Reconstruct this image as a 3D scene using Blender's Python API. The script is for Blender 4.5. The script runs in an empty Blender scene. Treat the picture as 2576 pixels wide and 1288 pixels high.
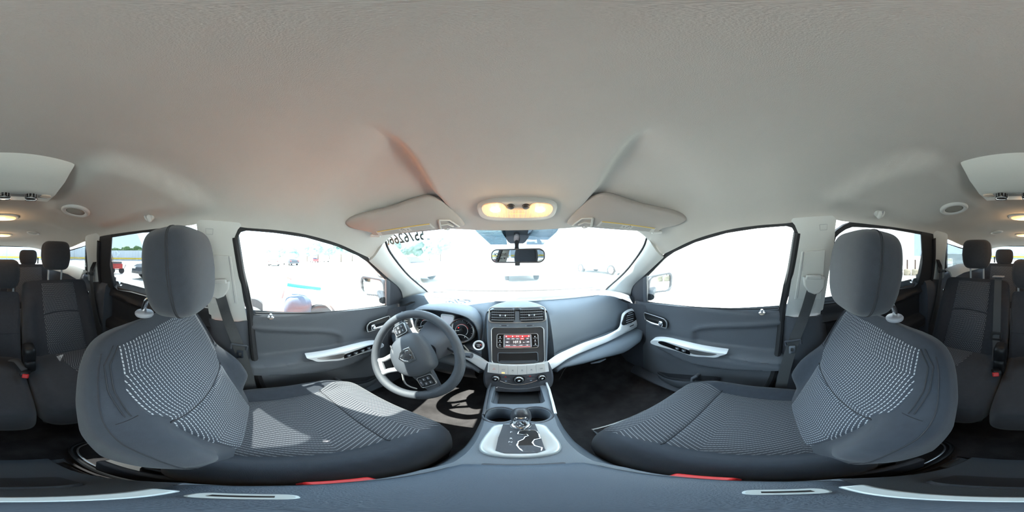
import bpy, bmesh, math, random
from mathutils import Vector, Matrix, noise
PI = math.pi
sin, cos, atan2 = math.sin, math.cos, math.atan2
random.seed(7)
SC = bpy.context.scene
COL = SC.collection
# ------------------------------------------------------------------ camera
H = 1.33                                   # lens height over the ground outside
YAW, ROLL = math.radians(1.5), math.radians(0.8)
CAMROT = Matrix.Rotation(YAW, 3, 'Z') @ Matrix.Rotation(ROLL, 3, 'Y') @ Matrix.Rotation(PI / 2, 3, 'X')
CAM = Vector((0, 0, H))
cd = bpy.data.cameras.new('camera'); cam = bpy.data.objects.new('camera', cd); COL.objects.link(cam)
cam.matrix_world = Matrix.Translation(CAM) @ CAMROT.to_4x4()
cd.type = 'PANO'; cd.clip_start = 0.01; cd.clip_end = 800
try:
    cd.panorama_type = 'EQUIRECTANGULAR'
except Exception:
    pass
try:
    cd.cycles.panorama_type = 'EQUIRECTANGULAR'
except Exception:
    pass
SC.camera = cam
# ------------------------------------------------------------------ sky, sun, exposure
SC.view_settings.view_transform = 'Standard'; SC.view_settings.look = 'None'
SC.view_settings.gamma = 1.0; SC.view_settings.use_curve_mapping = False
SC.view_settings.exposure = 0.6
wd = bpy.data.worlds.new('sky'); SC.world = wd; wd.use_nodes = True
wn = wd.node_tree.nodes; wl = wd.node_tree.links
bg = wn['Background']; bg.inputs['Color'].default_value = (0.66, 0.83, 1.0, 1); bg.inputs['Strength'].default_value = 5.0
sd = bpy.data.lights.new('sun', 'SUN'); sd.energy = 32.0; sd.angle = math.radians(0.6); sd.color = (1.0, 0.95, 0.87)
sun = bpy.data.objects.new('sun', sd); COL.objects.link(sun); sun.location = (-20, 8, 40)
SUN_DIR = Vector((-0.38, -0.42, 0.823)).normalized()
sun.rotation_euler = SUN_DIR.to_track_quat('Z', 'Y').to_euler()
cy = SC.cycles
for k, v in (('max_bounces', 10), ('diffuse_bounces', 5), ('glossy_bounces', 4), ('transmission_bounces', 6),
             ('transparent_max_bounces', 16), ('sample_clamp_indirect', 8.0), ('caustics_reflective', False),
             ('caustics_refractive', False), ('use_denoising', True)):
    try: setattr(cy, k, v)
    except Exception: pass

# ------------------------------------------------------------------ photo pixel -> point at a known plane of the car
def ray(px, py):
    a = (px - 1288) / 2576 * 2 * PI; e = (644 - py) / 1288 * PI
    return CAMROT @ Vector((sin(a) * cos(e), sin(e), -cos(a) * cos(e)))
def PL(px, py, p, n):
    r = ray(px, py); n = Vector(n); t = (Vector(p) - CAM).dot(n) / r.dot(n)
    return CAM + r * t
def PX(px, py, x): return PL(px, py, (x, 0, 0), (1, 0, 0))
def PY(px, py, y): return PL(px, py, (0, y, 0), (0, 1, 0))
def PZ(px, py, z): return PL(px, py, (0, 0, z), (0, 0, 1))
BELT = 1.08; TUM = 0.38
def PS(px, py, off=0.0): return PL(px, py, (0.72 + off, 0, BELT), (1, 0, TUM))    # right window plane
def PD(px, py, d): return CAM + ray(px, py) * d
def sx(z): return 0.72 - TUM * (z - BELT)                                          # x of the window plane at height z
def lerp(a, b, t): return a + (b - a) * t
def ss(x, a, b):
    t = max(0.0, min(1.0, (x - a) / (b - a))); return t * t * (3 - 2 * t)
def interp(x, pts):
    if x <= pts[0][0]: return pts[0][1]
    for (x0, y0), (x1, y1) in zip(pts, pts[1:]):
        if x <= x1: return y0 + (y1 - y0) * (x - x0) / (x1 - x0)
    return pts[-1][1]
def crom(P, n, closed=False):
    """Catmull-Rom through points, n samples per span"""
    P = [Vector(p) for p in P]; N = len(P); out = []
    for i in range(N if closed else N - 1):
        p0 = P[(i - 1) % N] if (closed or i > 0) else P[0] * 2 - P[1]
        p1 = P[i]; p2 = P[(i + 1) % N]
        p3 = P[(i + 2) % N] if (closed or i + 2 < N) else P[-1] * 2 - P[-2]
        for k in range(n):
            t = k / n
            out.append(0.5 * ((2 * p1) + (p2 - p0) * t + (2 * p0 - 5 * p1 + 4 * p2 - p3) * t * t + (3 * p1 - p0 - 3 * p2 + p3) * t ** 3))
    if not closed: out.append(P[-1])
    return out
def resample(P, n):
    """n points evenly along a polyline"""
    P = [Vector(p) for p in P]; L = [0]
    for a, b in zip(P, P[1:]): L.append(L[-1] + (b - a).length)
    out = []; j = 0
    for i in range(n):
        s = L[-1] * i / (n - 1)
        while j < len(L) - 2 and L[j + 1] < s: j += 1
        d = L[j + 1] - L[j]; out.append(P[j].lerp(P[j + 1], (s - L[j]) / d if d else 0))
    return out
def mx(P): return [Vector((-p[0], p[1], p[2])) for p in P]

# ------------------------------------------------------------------ mesh builder
class MB:
    def __init__(s): s.v = []; s.f = []; s.uv = {}
    def add(s, vs, fs):
        o = len(s.v); s.v += [Vector(v) for v in vs]; s.f += [tuple(i + o for i in f) for f in fs]; return o
    def grid(s, rows, cu=False, cv=False, flip=False, uv=None):
        n, m = len(rows), len(rows[0]); fs = []
        for i in range(n if cv else n - 1):
            for j in range(m if cu else m - 1):
                a = i * m + j; b = i * m + (j + 1) % m; c = ((i + 1) % n) * m + (j + 1) % m; d = ((i + 1) % n) * m + j
                fs.append((d, c, b, a) if flip else (a, b, c, d))
        o = s.add([p for r in rows for p in r], fs)
        if uv:
            k = o
            for r in uv:
                for q in r: s.uv[k] = q; k += 1
        return s
    def fan(s, loop, flip=False):
        o = s.add(loop, []); idx = list(range(o, o + len(loop)))
        s.f.append(tuple(idx[::-1] if flip else idx)); return s
    def box(s, c, size, R=None):
        c = Vector(c); x, y, z = [q / 2 for q in size]
        vs = [Vector((a * x, b * y, d * z)) for d in (-1, 1) for b in (-1, 1) for a in (-1, 1)]
        if R is not None: vs = [R @ v for v in vs]
        s.add([c + v for v in vs], [(0, 2, 3, 1), (4, 5, 7, 6), (0, 1, 5, 4), (2, 6, 7, 3), (0, 4, 6, 2), (1, 3, 7, 5)]); return s
    def tube(s, path, r, n=8, closed=False, flat=1.0, up=None):
        path = [Vector(p) for p in path]; N = len(path); rows = []
        u = None
        for i, p in enumerate(path):
            a = path[(i - 1) % N] if (closed or i > 0) else p; b = path[(i + 1) % N] if (closed or i < N - 1) else p
            t = (b - a).normalized()
            if up is not None: u = Vector(up)
            elif u is None: u = Vector((0, 0, 1)) if abs(t.z) < 0.9 else Vector((1, 0, 0))
            u = (u - t * u.dot(t)).normalized(); w = t.cross(u)
            rr = r[i] if isinstance(r, (list, tuple)) else r
            rows.append([p + u * (cos(2 * PI * k / n) * rr * flat) + w * (sin(2 * PI * k / n) * rr) for k in range(n)])
        s.grid(rows, cu=True, cv=closed, flip=True)
        if not closed: s.fan(rows[0]); s.fan(rows[-1], True)
        return s
    def cyl(s, p0, p1, r0, r1=None, n=24):
        r1 = r0 if r1 is None else r1
        return s.tube([p0, p1], [r0, r1], n)
    def lathe(s, prof, o, ax, n=32, capa=True, capb=True):
        """prof: (radius, height along ax)"""
        o = Vector(o); ax = Vector(ax).normalized(); u = ax.orthogonal().normalized(); w = ax.cross(u)
        rows = [[o + ax * h + u * (r * cos(2 * PI * k / n)) + w * (r * sin(2 * PI * k / n)) for k in range(n)] for r, h in prof]
        s.grid(rows, cu=True)
        if capa: s.fan(rows[0], True)
        if capb: s.fan(rows[-1])
        return s
    def prism(s, pts, d):
        """ngon pts (3D) extruded by vector d"""
        pts = [Vector(p) for p in pts]; d = Vector(d); q = [p + d for p in pts]
        nrm = Vector((0, 0, 0))
        for a, b in zip(pts, pts[1:] + pts[:1]): nrm += a.cross(b)
        fl = nrm.dot(d) > 0
        s.fan(pts, fl); s.fan(q, not fl); s.grid([pts, q], cu=True, flip=not fl); return s
    def sup(s, c, r, e1=0.35, e2=0.35, R=None, n=20, m=32, fn=None):
        """superellipsoid; e small = boxy"""
        c = Vector(c); rows = []
        def p(v, e): return math.copysign(abs(v) ** e, v)
        for i in range(n + 1):
            a = -PI / 2 + PI * i / n; row = []
            for j in range(m):
                b = 2 * PI * j / m
                q = Vector((r[0] * p(cos(a), e1) * p(cos(b), e2), r[1] * p(cos(a), e1) * p(sin(b), e2), r[2] * p(sin(a), e1)))
                if fn: q = fn(q)
                if R is not None: q = R @ q
                row.append(c + q)
            rows.append(row)
        s.grid(rows, cu=True); return s
    def sheet(s, rows, t):
        """grid given thickness along its normals (t negative = other side)"""
        n, m = len(rows), len(rows[0]); back = []
        for i in range(n):
            r = []
            for j in range(m):
                du = rows[i][min(j + 1, m - 1)] - rows[i][max(j - 1, 0)]; dv = rows[min(i + 1, n - 1)][j] - rows[max(i - 1, 0)][j]
                nn = du.cross(dv); nn = nn.normalized() if nn.length > 1e-12 else Vector((0, 0, 0))
                r.append(rows[i][j] - nn * t)
            back.append(r)
        s.grid(rows); s.grid(back, flip=True)
        ed = [(i, 0) for i in range(n)] + [(n - 1, j) for j in range(1, m)] + [(i, m - 1) for i in range(n - 2, -1, -1)] + [(0, j) for j in range(m - 2, 0, -1)]
        s.grid([[rows[i][j] for i, j in ed], [back[i][j] for i, j in ed]], cu=True)
        return s
    def mirror(s):
        s.v = [Vector((-v.x, v.y, v.z)) for v in s.v]; s.f = [f[::-1] for f in s.f]; return s
    def tf(s, M): s.v = [M @ v for v in s.v]; return s

def wloc(o):
    l = o.location.copy()
    while o.parent: o = o.parent; l += o.location
    return l
def setp(o, label=None, cat=None, group=None, kind=None):
    if label: o['label'] = label
    if cat: o['category'] = cat
    if group: o['group'] = group
    if kind: o['kind'] = kind
    return o
def O(name, mb, mat, parent=None, smooth=True, ang=40, bev=0, bseg=2, sub=0, label=None, cat=None, group=None, kind=None, base=None, weld=True):
    me = bpy.data.meshes.new(name)
    off = wloc(parent) if parent else (Vector(base) if base is not None else Vector((0, 0, 0)))
    me.from_pydata([v - off for v in mb.v], [], mb.f)
    if mb.uv:
        ul = me.uv_layers.new(name='uv')
        for lp in me.loops: ul.data[lp.index].uv = mb.uv.get(lp.vertex_index, (0, 0))
    if weld:
        bm = bmesh.new(); bm.from_mesh(me); bmesh.ops.remove_doubles(bm, verts=bm.verts, dist=1e-5)
        bmesh.ops.dissolve_degenerate(bm, edges=bm.edges, dist=1e-6)
        bm.to_mesh(me); bm.free()
    if smooth:
        for p in me.polygons: p.use_smooth = True
        if ang: me.set_sharp_from_angle(angle=math.radians(ang))
    if isinstance(mat, (list, tuple)):
        for m in mat: me.materials.append(m)
    else: me.materials.append(mat)
    me.validate()
    o = bpy.data.objects.new(name, me); COL.objects.link(o)
    if parent: o.parent = parent
    elif base is not None: o.location = off
    if bev:
        b = o.modifiers.new('bevel', 'BEVEL'); b.width = bev; b.segments = bseg; b.limit_method = 'ANGLE'; b.angle_limit = math.radians(35)
        b.harden_normals = False
    if sub:
        b = o.modifiers.new('sub', 'SUBSURF'); b.levels = sub; b.render_levels = sub
    return setp(o, label, cat, group, kind)
def T(name, loc, label=None, cat=None, group=None, kind=None):
    o = bpy.data.objects.new(name, None); COL.objects.link(o); o.location = loc; o.empty_display_size = 0.05
    return setp(o, label, cat, group, kind)
def text(name, s, size, mat, origin, ux, uy, parent=None, ext=0.0004, align='CENTER', shear=0.0, label=None, cat=None, sxx=1.0, bold=0.0):
    """flat lettering lying in the plane ux, uy (unit vectors); converted to a mesh"""
    cu = bpy.data.curves.new(name, 'FONT'); cu.body = s; cu.size = size; cu.align_x = align; cu.align_y = 'CENTER'; cu.extrude = ext; cu.shear = shear; cu.offset = bold; cu.resolution_u = 3
    to = bpy.data.objects.new(name, cu); COL.objects.link(to)
    bpy.context.view_layer.update()
    me = bpy.data.meshes.new_from_object(to.evaluated_get(bpy.context.evaluated_depsgraph_get()))
    bpy.data.objects.remove(to); bpy.data.curves.remove(cu)
    ux = Vector(ux).normalized() * sxx; uy = Vector(uy).normalized(); uz = ux.cross(uy).normalized()
    off = wloc(parent) if parent else Vector((0, 0, 0))
    o0 = Vector(origin)
    for v in me.vertices: v.co = o0 + ux * v.co.x + uy * v.co.y + uz * v.co.z - off
    me.materials.clear(); me.materials.append(mat)
    o = bpy.data.objects.new(name, me); COL.objects.link(o)
    if parent: o.parent = parent
    return setp(o, label, cat)
def rrect(w, h, r, n=5):
    out = []
    for cx_, cy_, a0 in ((w / 2 - r, h / 2 - r, 0), (-w / 2 + r, h / 2 - r, 90), (-w / 2 + r, -h / 2 + r, 180), (w / 2 - r, -h / 2 + r, 270)):
        for k in range(n + 1):
            a = math.radians(a0 + 90 * k / n); out.append((cx_ + r * cos(a), cy_ + r * sin(a)))
    return out
class FR:
    """local frame: origin o, right u, up w, out n"""
    def __init__(s, o, u, w): s.o = Vector(o); s.u = Vector(u).normalized(); s.n = s.u.cross(Vector(w)).normalized(); s.w = s.n.cross(s.u)
    def __call__(s, a, b, c=0.0): return s.o + s.u * a + s.w * b + s.n * c
    def pts(s, l, c=0.0): return [s(p[0], p[1], c) for p in l]
    def R(s): return Matrix((s.u, s.w, s.n)).transposed()
    def mat(s):
        m = s.R().to_4x4(); m.translation = s.o; return m
def slab(mb, fr, pts, c0, c1, inset=0.0):
    """2D outline between heights c0..c1 of a frame, optional chamfer"""
    a = fr.pts(pts, c0)
    if inset:
        cx_ = sum(p[0] for p in pts) / len(pts); cy_ = sum(p[1] for p in pts) / len(pts)
        def sh(p):
            d = Vector((cx_ - p[0], cy_ - p[1])); L = d.length
            return (p[0] + d.x / L * inset, p[1] + d.y / L * inset)
        b = fr.pts(pts, c1 - inset); c = fr.pts([sh(p) for p in pts], c1)
        mb.fan(a, True); mb.grid([a, b, c], cu=True); mb.fan(c)
    else:
        b = fr.pts(pts, c1); mb.fan(a, True); mb.grid([a, b], cu=True); mb.fan(b)
    return mb
def ring(mb, fr, po, pi, c0, c1):
    """flat ring between outer and inner outline (same point count)"""
    A, B = fr.pts(po, c0), fr.pts(po, c1); D, Cc = fr.pts(pi, c0), fr.pts(pi, c1)
    mb.grid([A, B, Cc, D], cu=True, cv=True); return mb

# ------------------------------------------------------------------ materials
MATS = {}
def srgb(r, g, b):
    f = lambda c: (c / 255 / 12.92) if c / 255 <= 0.04045 else ((c / 255 + 0.055) / 1.055) ** 2.4
    return (f(r), f(g), f(b), 1)
def mat(name, col, rough=0.5, metal=0.0, bump=0.0, bscale=400, spec=0.5, emit=None, es=0.0, mottle=0.0, mscale=20, coat=0, sheen=0):
    if name in MATS: return MATS[name]
    m = bpy.data.materials.new(name); m.use_nodes = True; MATS[name] = m
    nt = m.node_tree; b = nt.nodes['Principled BSDF']
    if len(col) == 3: col = (*col, 1)
    b.inputs['Base Color'].default_value = col; b.inputs['Roughness'].default_value = rough; b.inputs['Metallic'].default_value = metal
    b.inputs['Specular IOR Level'].default_value = spec
    if coat: b.inputs['Coat Weight'].default_value = coat; b.inputs['Coat Roughness'].default_value = 0.15
    if sheen: b.inputs['Sheen Weight'].default_value = sheen; b.inputs['Sheen Roughness'].default_value = 0.5
    if emit: b.inputs['Emission Color'].default_value = (*emit[:3], 1); b.inputs['Emission Strength'].default_value = es
    if bump or mottle:
        tc = nt.nodes.new('ShaderNodeTexCoord')
    if bump:
        nz = nt.nodes.new('ShaderNodeTexNoise'); nz.inputs['Scale'].default_value = bscale; nz.inputs['Detail'].default_value = 2
        bp = nt.nodes.new('ShaderNodeBump'); bp.inputs['Strength'].default_value = bump; bp.inputs['Distance'].default_value = 0.002
        nt.links.new(tc.outputs['Object'], nz.inputs['Vector']); nt.links.new(nz.outputs['Fac'], bp.inputs['Height']); nt.links.new(bp.outputs['Normal'], b.inputs['Normal'])
    if mottle:
        n2 = nt.nodes.new('ShaderNodeTexNoise'); n2.inputs['Scale'].default_value = mscale; n2.inputs['Detail'].default_value = 4
        mp = nt.nodes.new('ShaderNodeMapRange'); mp.inputs['From Min'].default_value = 0.3; mp.inputs['From Max'].default_value = 0.7
        mp.inputs['To Min'].default_value = 1 - mottle; mp.inputs['To Max'].default_value = 1 + mottle
        mu = nt.nodes.new('ShaderNodeMix'); mu.data_type = 'RGBA'; mu.blend_type = 'MULTIPLY'; mu.inputs['Factor'].default_value = 1
        cc = nt.nodes.new('ShaderNodeCombineColor')
        nt.links.new(tc.outputs['Object'], n2.inputs['Vector']); nt.links.new(n2.outputs['Fac'], mp.inputs['Value'])
        for k in ('Red', 'Green', 'Blue'): nt.links.new(mp.outputs['Result'], cc.inputs[k])
        mu.inputs[6].default_value = col; nt.links.new(cc.outputs['Color'], mu.inputs[7]); nt.links.new(mu.outputs[2], b.inputs['Base Color'])
    return m
def glass_mat(name, tint, gloss=0.06):
    m = bpy.data.materials.new(name); m.use_nodes = True; nt = m.node_tree; nt.nodes.clear()
    o = nt.nodes.new('ShaderNodeOutputMaterial'); t = nt.nodes.new('ShaderNodeBsdfTransparent'); g = nt.nodes.new('ShaderNodeBsdfGlossy')
    t.inputs['Color'].default_value = (*tint, 1); g.inputs['Roughness'].default_value = 0.02
    f = nt.nodes.new('ShaderNodeFresnel'); f.inputs['IOR'].default_value = 1.45
    mm = nt.nodes.new('ShaderNodeMath'); mm.operation = 'MULTIPLY'; mm.inputs[1].default_value = 0.6
    mi = nt.nodes.new('ShaderNodeMixShader')
    nt.links.new(f.outputs[0], mm.inputs[0]); nt.links.new(mm.outputs[0], mi.inputs[0]); nt.links.new(t.outputs[0], mi.inputs[1]); nt.links.new(g.outputs[0], mi.inputs[2]); nt.links.new(mi.outputs[0], o.inputs[0])
    return m
def dash_fabric(name, base, dash, sx_=0.0085, sy_=0.0095, bend=0.25, diag=0.0, duty=0.35):
    """woven insert cloth: rows of short pale dashes that swing in chevrons (uv in metres)"""
    m = bpy.data.materials.new(name); m.use_nodes = True; nt = m.node_tree; N = nt.nodes; L = nt.links; b = N['Principled BSDF']
    b.inputs['Roughness'].default_value = 0.85; b.inputs['Specular IOR Level'].default_value = 0.25; b.inputs['Sheen Weight'].default_value = 0.2
    uv = N.new('ShaderNodeUVMap'); uv.uv_map = 'uv'; sp = N.new('ShaderNodeSeparateXYZ'); L.new(uv.outputs[0], sp.inputs[0])
    def M(op, a, b_=None, c=None):
        n = N.new('ShaderNodeMath'); n.operation = op
        for i, q in enumerate((a, b_, c)):
            if q is None: continue
            if isinstance(q, (int, float)): n.inputs[i].default_value = q
            else: L.new(q, n.inputs[i])
        return n.outputs[0]
    u, v = sp.outputs[0], sp.outputs[1]
    lean = M('PINGPONG', M('ADD', v, 0.05), 0.16)                     # the rows lean one way, then the other
    un = M('ADD', u, M('MULTIPLY', lean, bend + diag))
    un = M('ADD', un, M('MULTIPLY', M('SINE', M('MULTIPLY', v, 26.0)), 0.004))
    cu_ = M('DIVIDE', un, sx_); fu = M('FRACT', cu_); iu = M('FLOOR', cu_)
    rowon = M('LESS_THAN', M('ABSOLUTE', M('SUBTRACT', fu, 0.5)), 0.125)
    chev = M('PINGPONG', M('ADD', u, 0.5), 0.075)
    cv_ = M('ADD', M('DIVIDE', M('ADD', v, M('MULTIPLY', chev, 0.55)), sy_), M('MULTIPLY', M('MODULO', iu, 2.0), 0.5)); fv = M('FRACT', cv_)
    dsh = M('LESS_THAN', M('ABSOLUTE', M('SUBTRACT', fv, 0.5)), duty)
    fac = M('MULTIPLY', rowon, dsh)
    nz = N.new('ShaderNodeTexNoise'); nz.inputs['Scale'].default_value = 900; L.new(uv.outputs[0], nz.inputs['Vector'])
    fac2 = M('MULTIPLY', fac, M('ADD', 0.55, M('MULTIPLY', nz.outputs['Fac'], 0.7)))
    mi = N.new('ShaderNodeMix'); mi.data_type = 'RGBA'; mi.inputs[6].default_value = (*base, 1); mi.inputs[7].default_value = (*dash, 1)
    L.new(fac2, mi.inputs[0]); L.new(mi.outputs[2], b.inputs['Base Color'])
    bp = N.new('ShaderNodeBump'); bp.inputs['Strength'].default_value = 0.5; bp.inputs['Distance'].default_value = 0.001
    L.new(fac, bp.inputs['Height']); L.new(bp.outputs['Normal'], b.inputs['Normal'])
    return m
HEADLINER = mat('headliner_cloth', (0.60, 0.582, 0.548), 0.95, bump=0.35, bscale=900, spec=0.1, mottle=0.03, mscale=3)
TRIM = mat('light_grey_trim', (0.64, 0.65, 0.63), 0.55, bump=0.15, bscale=700, spec=0.3)
DASH = mat('dash_plastic', (0.150, 0.178, 0.212), 0.48, bump=0.35, bscale=700, spec=0.45)  # lightened from dark plastic: windscreen flare haze is put into the colour
DASH2 = mat('charcoal_plastic', (0.075, 0.082, 0.097), 0.5, bump=0.3, bscale=700, spec=0.4)  # charcoal lifted a little, some flare haze is part of this colour
DOORP = mat('door_plastic', (0.118, 0.131, 0.150), 0.5, bump=0.35, bscale=600, spec=0.4)  # paler than the real dark plastic, with flare haze mixed into the colour
BLACK = mat('black_plastic', (0.016, 0.017, 0.019), 0.4, spec=0.4)
GBLACK = mat('gloss_black', (0.01, 0.01, 0.012), 0.12, spec=0.5)
RUBBER = mat('rubber_seal', (0.022, 0.023, 0.026), 0.65)
CHROME = mat('chrome', (0.82, 0.83, 0.85), 0.12, metal=1)
SILVER = mat('silver_paint', (0.84, 0.86, 0.88), 0.36, metal=0.15, spec=0.5)
SATIN = mat('satin_metal', (0.6, 0.6, 0.6), 0.3, metal=0.9)
FABRIC = mat('charcoal_cloth', (0.046, 0.054, 0.069), 0.9, bump=0.5, bscale=1300, spec=0.2, mottle=0.06, mscale=60, sheen=0.25)
FABRIC2 = mat('rear_cloth', (0.052, 0.053, 0.060), 0.9, bump=0.5, bscale=1300, spec=0.2, mottle=0.06, mscale=60, sheen=0.2)
INSERT = dash_fabric('dashed_insert_cloth', (0.050, 0.058, 0.074), (0.52, 0.55, 0.58))
INSERTC = dash_fabric('dashed_cushion_cloth', (0.062, 0.066, 0.078), (0.26, 0.275, 0.29), 0.0095, 0.006, diag=0.2, duty=0.43)
INSERTR = dash_fabric('dashed_rear_cloth', (0.050, 0.053, 0.062), (0.36, 0.36, 0.37), 0.0105, 0.011, diag=.2)
STITCH = mat('stitching', (0.035, 0.037, 0.044), 0.9)
CARPET = mat('black_carpet', (0.060, 0.056, 0.058), 1.0, bump=0.9, bscale=500, spec=0.05, mottle=0.3, mscale=14)
CARPETF = mat('grey_carpet', (0.075, 0.07, 0.07), 1.0, bump=0.9, bscale=500, spec=0.05, mottle=0.3, mscale=18)
BELTM = mat('belt_webbing', (0.075, 0.08, 0.085), 0.75, bump=0.5, bscale=500)
RED = mat('red_button', (0.75, 0.03, 0.03), 0.4)
WHITEP = mat('white_print', (0.85, 0.87, 0.9), 0.6)
GREYP = mat('grey_print', (0.30, 0.31, 0.33), 0.6)
GLASS = glass_mat('clear_glass', (0.93, 0.97, 0.96))
TINT = glass_mat('privacy_glass', (0.54, 0.57, 0.58))
# ================================================================== CABIN SHELL
STR = 'structure'
# ---- right-hand edge of the headliner, front to back
EDGE = [Vector((0.588, 0.566, 1.424)), Vector((0.640, 0.516, 1.318)), PS(1695, 631), PS(1749, 606), PS(1827, 583), PS(1905, 571), PS(1982, 565),
        PS(2040, 555), PS(2099, 556), PS(2145, 563), PS(2330, 587), PS(2352, 594), PS(2380, 602), Vector((0.60, -1.45, 1.408)), Vector((0.595, -1.9, 1.395)), Vector((0.60, -2.34, 1.405))]
EDGE = [e + Vector((-0.012, 0, 0)) for e in EDGE]
ER = [EDGE[0].lerp(EDGE[1], k / 8) for k in range(8)] + resample(crom(EDGE[1:], 10), 110)
ZC = [(-2.36, 1.468), (-2.25, 1.50), (-2.0, 1.552), (-1.75, 1.575), (-1.4, 1.588), (-1.0, 1.594), (-0.4, 1.603), (0.0, 1.600), (0.15, 1.592), (0.28, 1.576), (0.40, 1.552), (0.50, 1.527), (0.60, 1.493), (0.66, 1.463), (0.692, 1.440)]
def zc(y):
    return sum(interp(y + d, ZC) for d in (-0.06, -0.03, 0, 0.03, 0.06)) / 5 if y < 0.62 else interp(y, ZC)
def yc(i, E):
    # centre-line y that belongs to edge station i
    return interp(E.y, [(-2.34, -2.36), (-1.0, -1.0), (0.3, 0.36), (0.50, 0.62), (0.516, 0.64), (0.566, 0.692)])
def ceil_z(x, y, xe=0.58, ze=1.43):
    s = min(0.999, abs(x) / xe); z0 = zc(y)
    z = ze + (z0 - ze) * (1 - s ** 2.7) ** (1 / 1.5)
    xw = interp(y, [(.15, .180), (.21, .188), (.43, .238), (.64, .232)])
    well = 0.024 * ss(abs(x), xw - .010, xw + .012) * ss(y, 0.15, 0.27) * (1 - ss(y, 0.54, 0.64)) * (1 - ss(s, 0.8, 1.0))
    # the rear half sits a little lower outboard, beyond a diagonal crease
    dv = (-(y + 0.19) + (abs(x) - 0.40) * 0.45)
    low = 0.028 * ss(dv, 0.0, 0.07) * ss(abs(x), 0.16, 0.24) * (1 - ss(s, 0.8, 1.0)) * (1 - ss(-y, 0.72, 0.84))
    rib = 0.012 * ss(-y, 0.74, 0.84) * (1 - ss(-y, 1.05, 1.2)) * (1 - ss(s, 0.75, 1.0))
    return z + well - low - rib
def headrow(E):
    row = []; n = 90
    for k in range(-n, n + 1):
        s = k / n; s = math.copysign(abs(s) ** 0.85, s)
        x = s * E.x; y = lerp(yc(0, E), E.y, abs(s) ** 2.2)
        row.append(Vector((x, y, ceil_z(x, y, E.x, E.z))))
    return row
mb = MB(); rows = [headrow(E) for E in ER]
mb.sheet(rows, 0.012)
ceil_ = O('ceiling', mb, HEADLINER, ang=60, kind=STR, label='pale grey woven headliner arching over the whole cabin')
for sg in (-1, 1):
    mb = MB().sheet([[Vector((sg * (E.x + a), E.y, E.z + b)) for a, b in ((0, .004), (.038, .014), (.045, .06))] for E in ER], .006 * sg)
    O('roof_rail', mb, RUBBER, parent=ceil_, ang=60)

def strip(name, inner, outer, m, n=16, k=7, bulge=0.012, th=0.015, mir=False, parent=None, **kw):
    """trim strip between two edge curves with a rounded crown towards the cabin"""
    a = resample(inner, n); b = resample(outer, n); rows = []
    for p, q in zip(a, b):
        r = []
        for j in range(k):
            t = j / (k - 1); c = p.lerp(q, t)
            r.append(c + Vector((-1, 0, -0.25)) * (bulge * (1 - (2 * t - 1) ** 4)))
        rows.append(r)
    mb = MB().sheet(rows, -th)
    if mir: mb.mirror()
    return O(name, mb, m, parent=parent, ang=50, **kw)

A_IN = crom([PS(1632, 594, -0.012), PS(1617, 629, -0.02), PS(1575, 684, -0.04), PS(1536, 719, -0.06), PS(1524, 730, -0.06)], 6)
A_OUT = crom([PS(1669, 648, -0.012), PS(1624, 690, -0.012), PS(1593, 719, -0.012), PS(1586, 742, -0.012), PS(1584, 760, -0.012)], 6)
B_F = [PS(1985, 550, -0.010), PS(2001, 568, -0.014), PS(2010, 592, -0.014), PS(1993, 690, -0.014), PS(1975, 797, -0.014)]
B_R = [PS(2106, 542, -0.010), PS(2101, 575, -0.014), PS(2099, 612, -0.014), PS(2083, 700, -0.014), PS(2068, 792, -0.014)]
C_F = [PS(2347, 578, -0.010), PS(2351, 620, -0.014), PS(2349, 660, -0.014), PS(2346, 702, -0.014)]
C_R = [PS(2386, 588, -0.010), PS(2380, 630, -0.014), PS(2377, 660, -0.014), PS(2375, 702, -0.014)]
tn = 1
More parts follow.
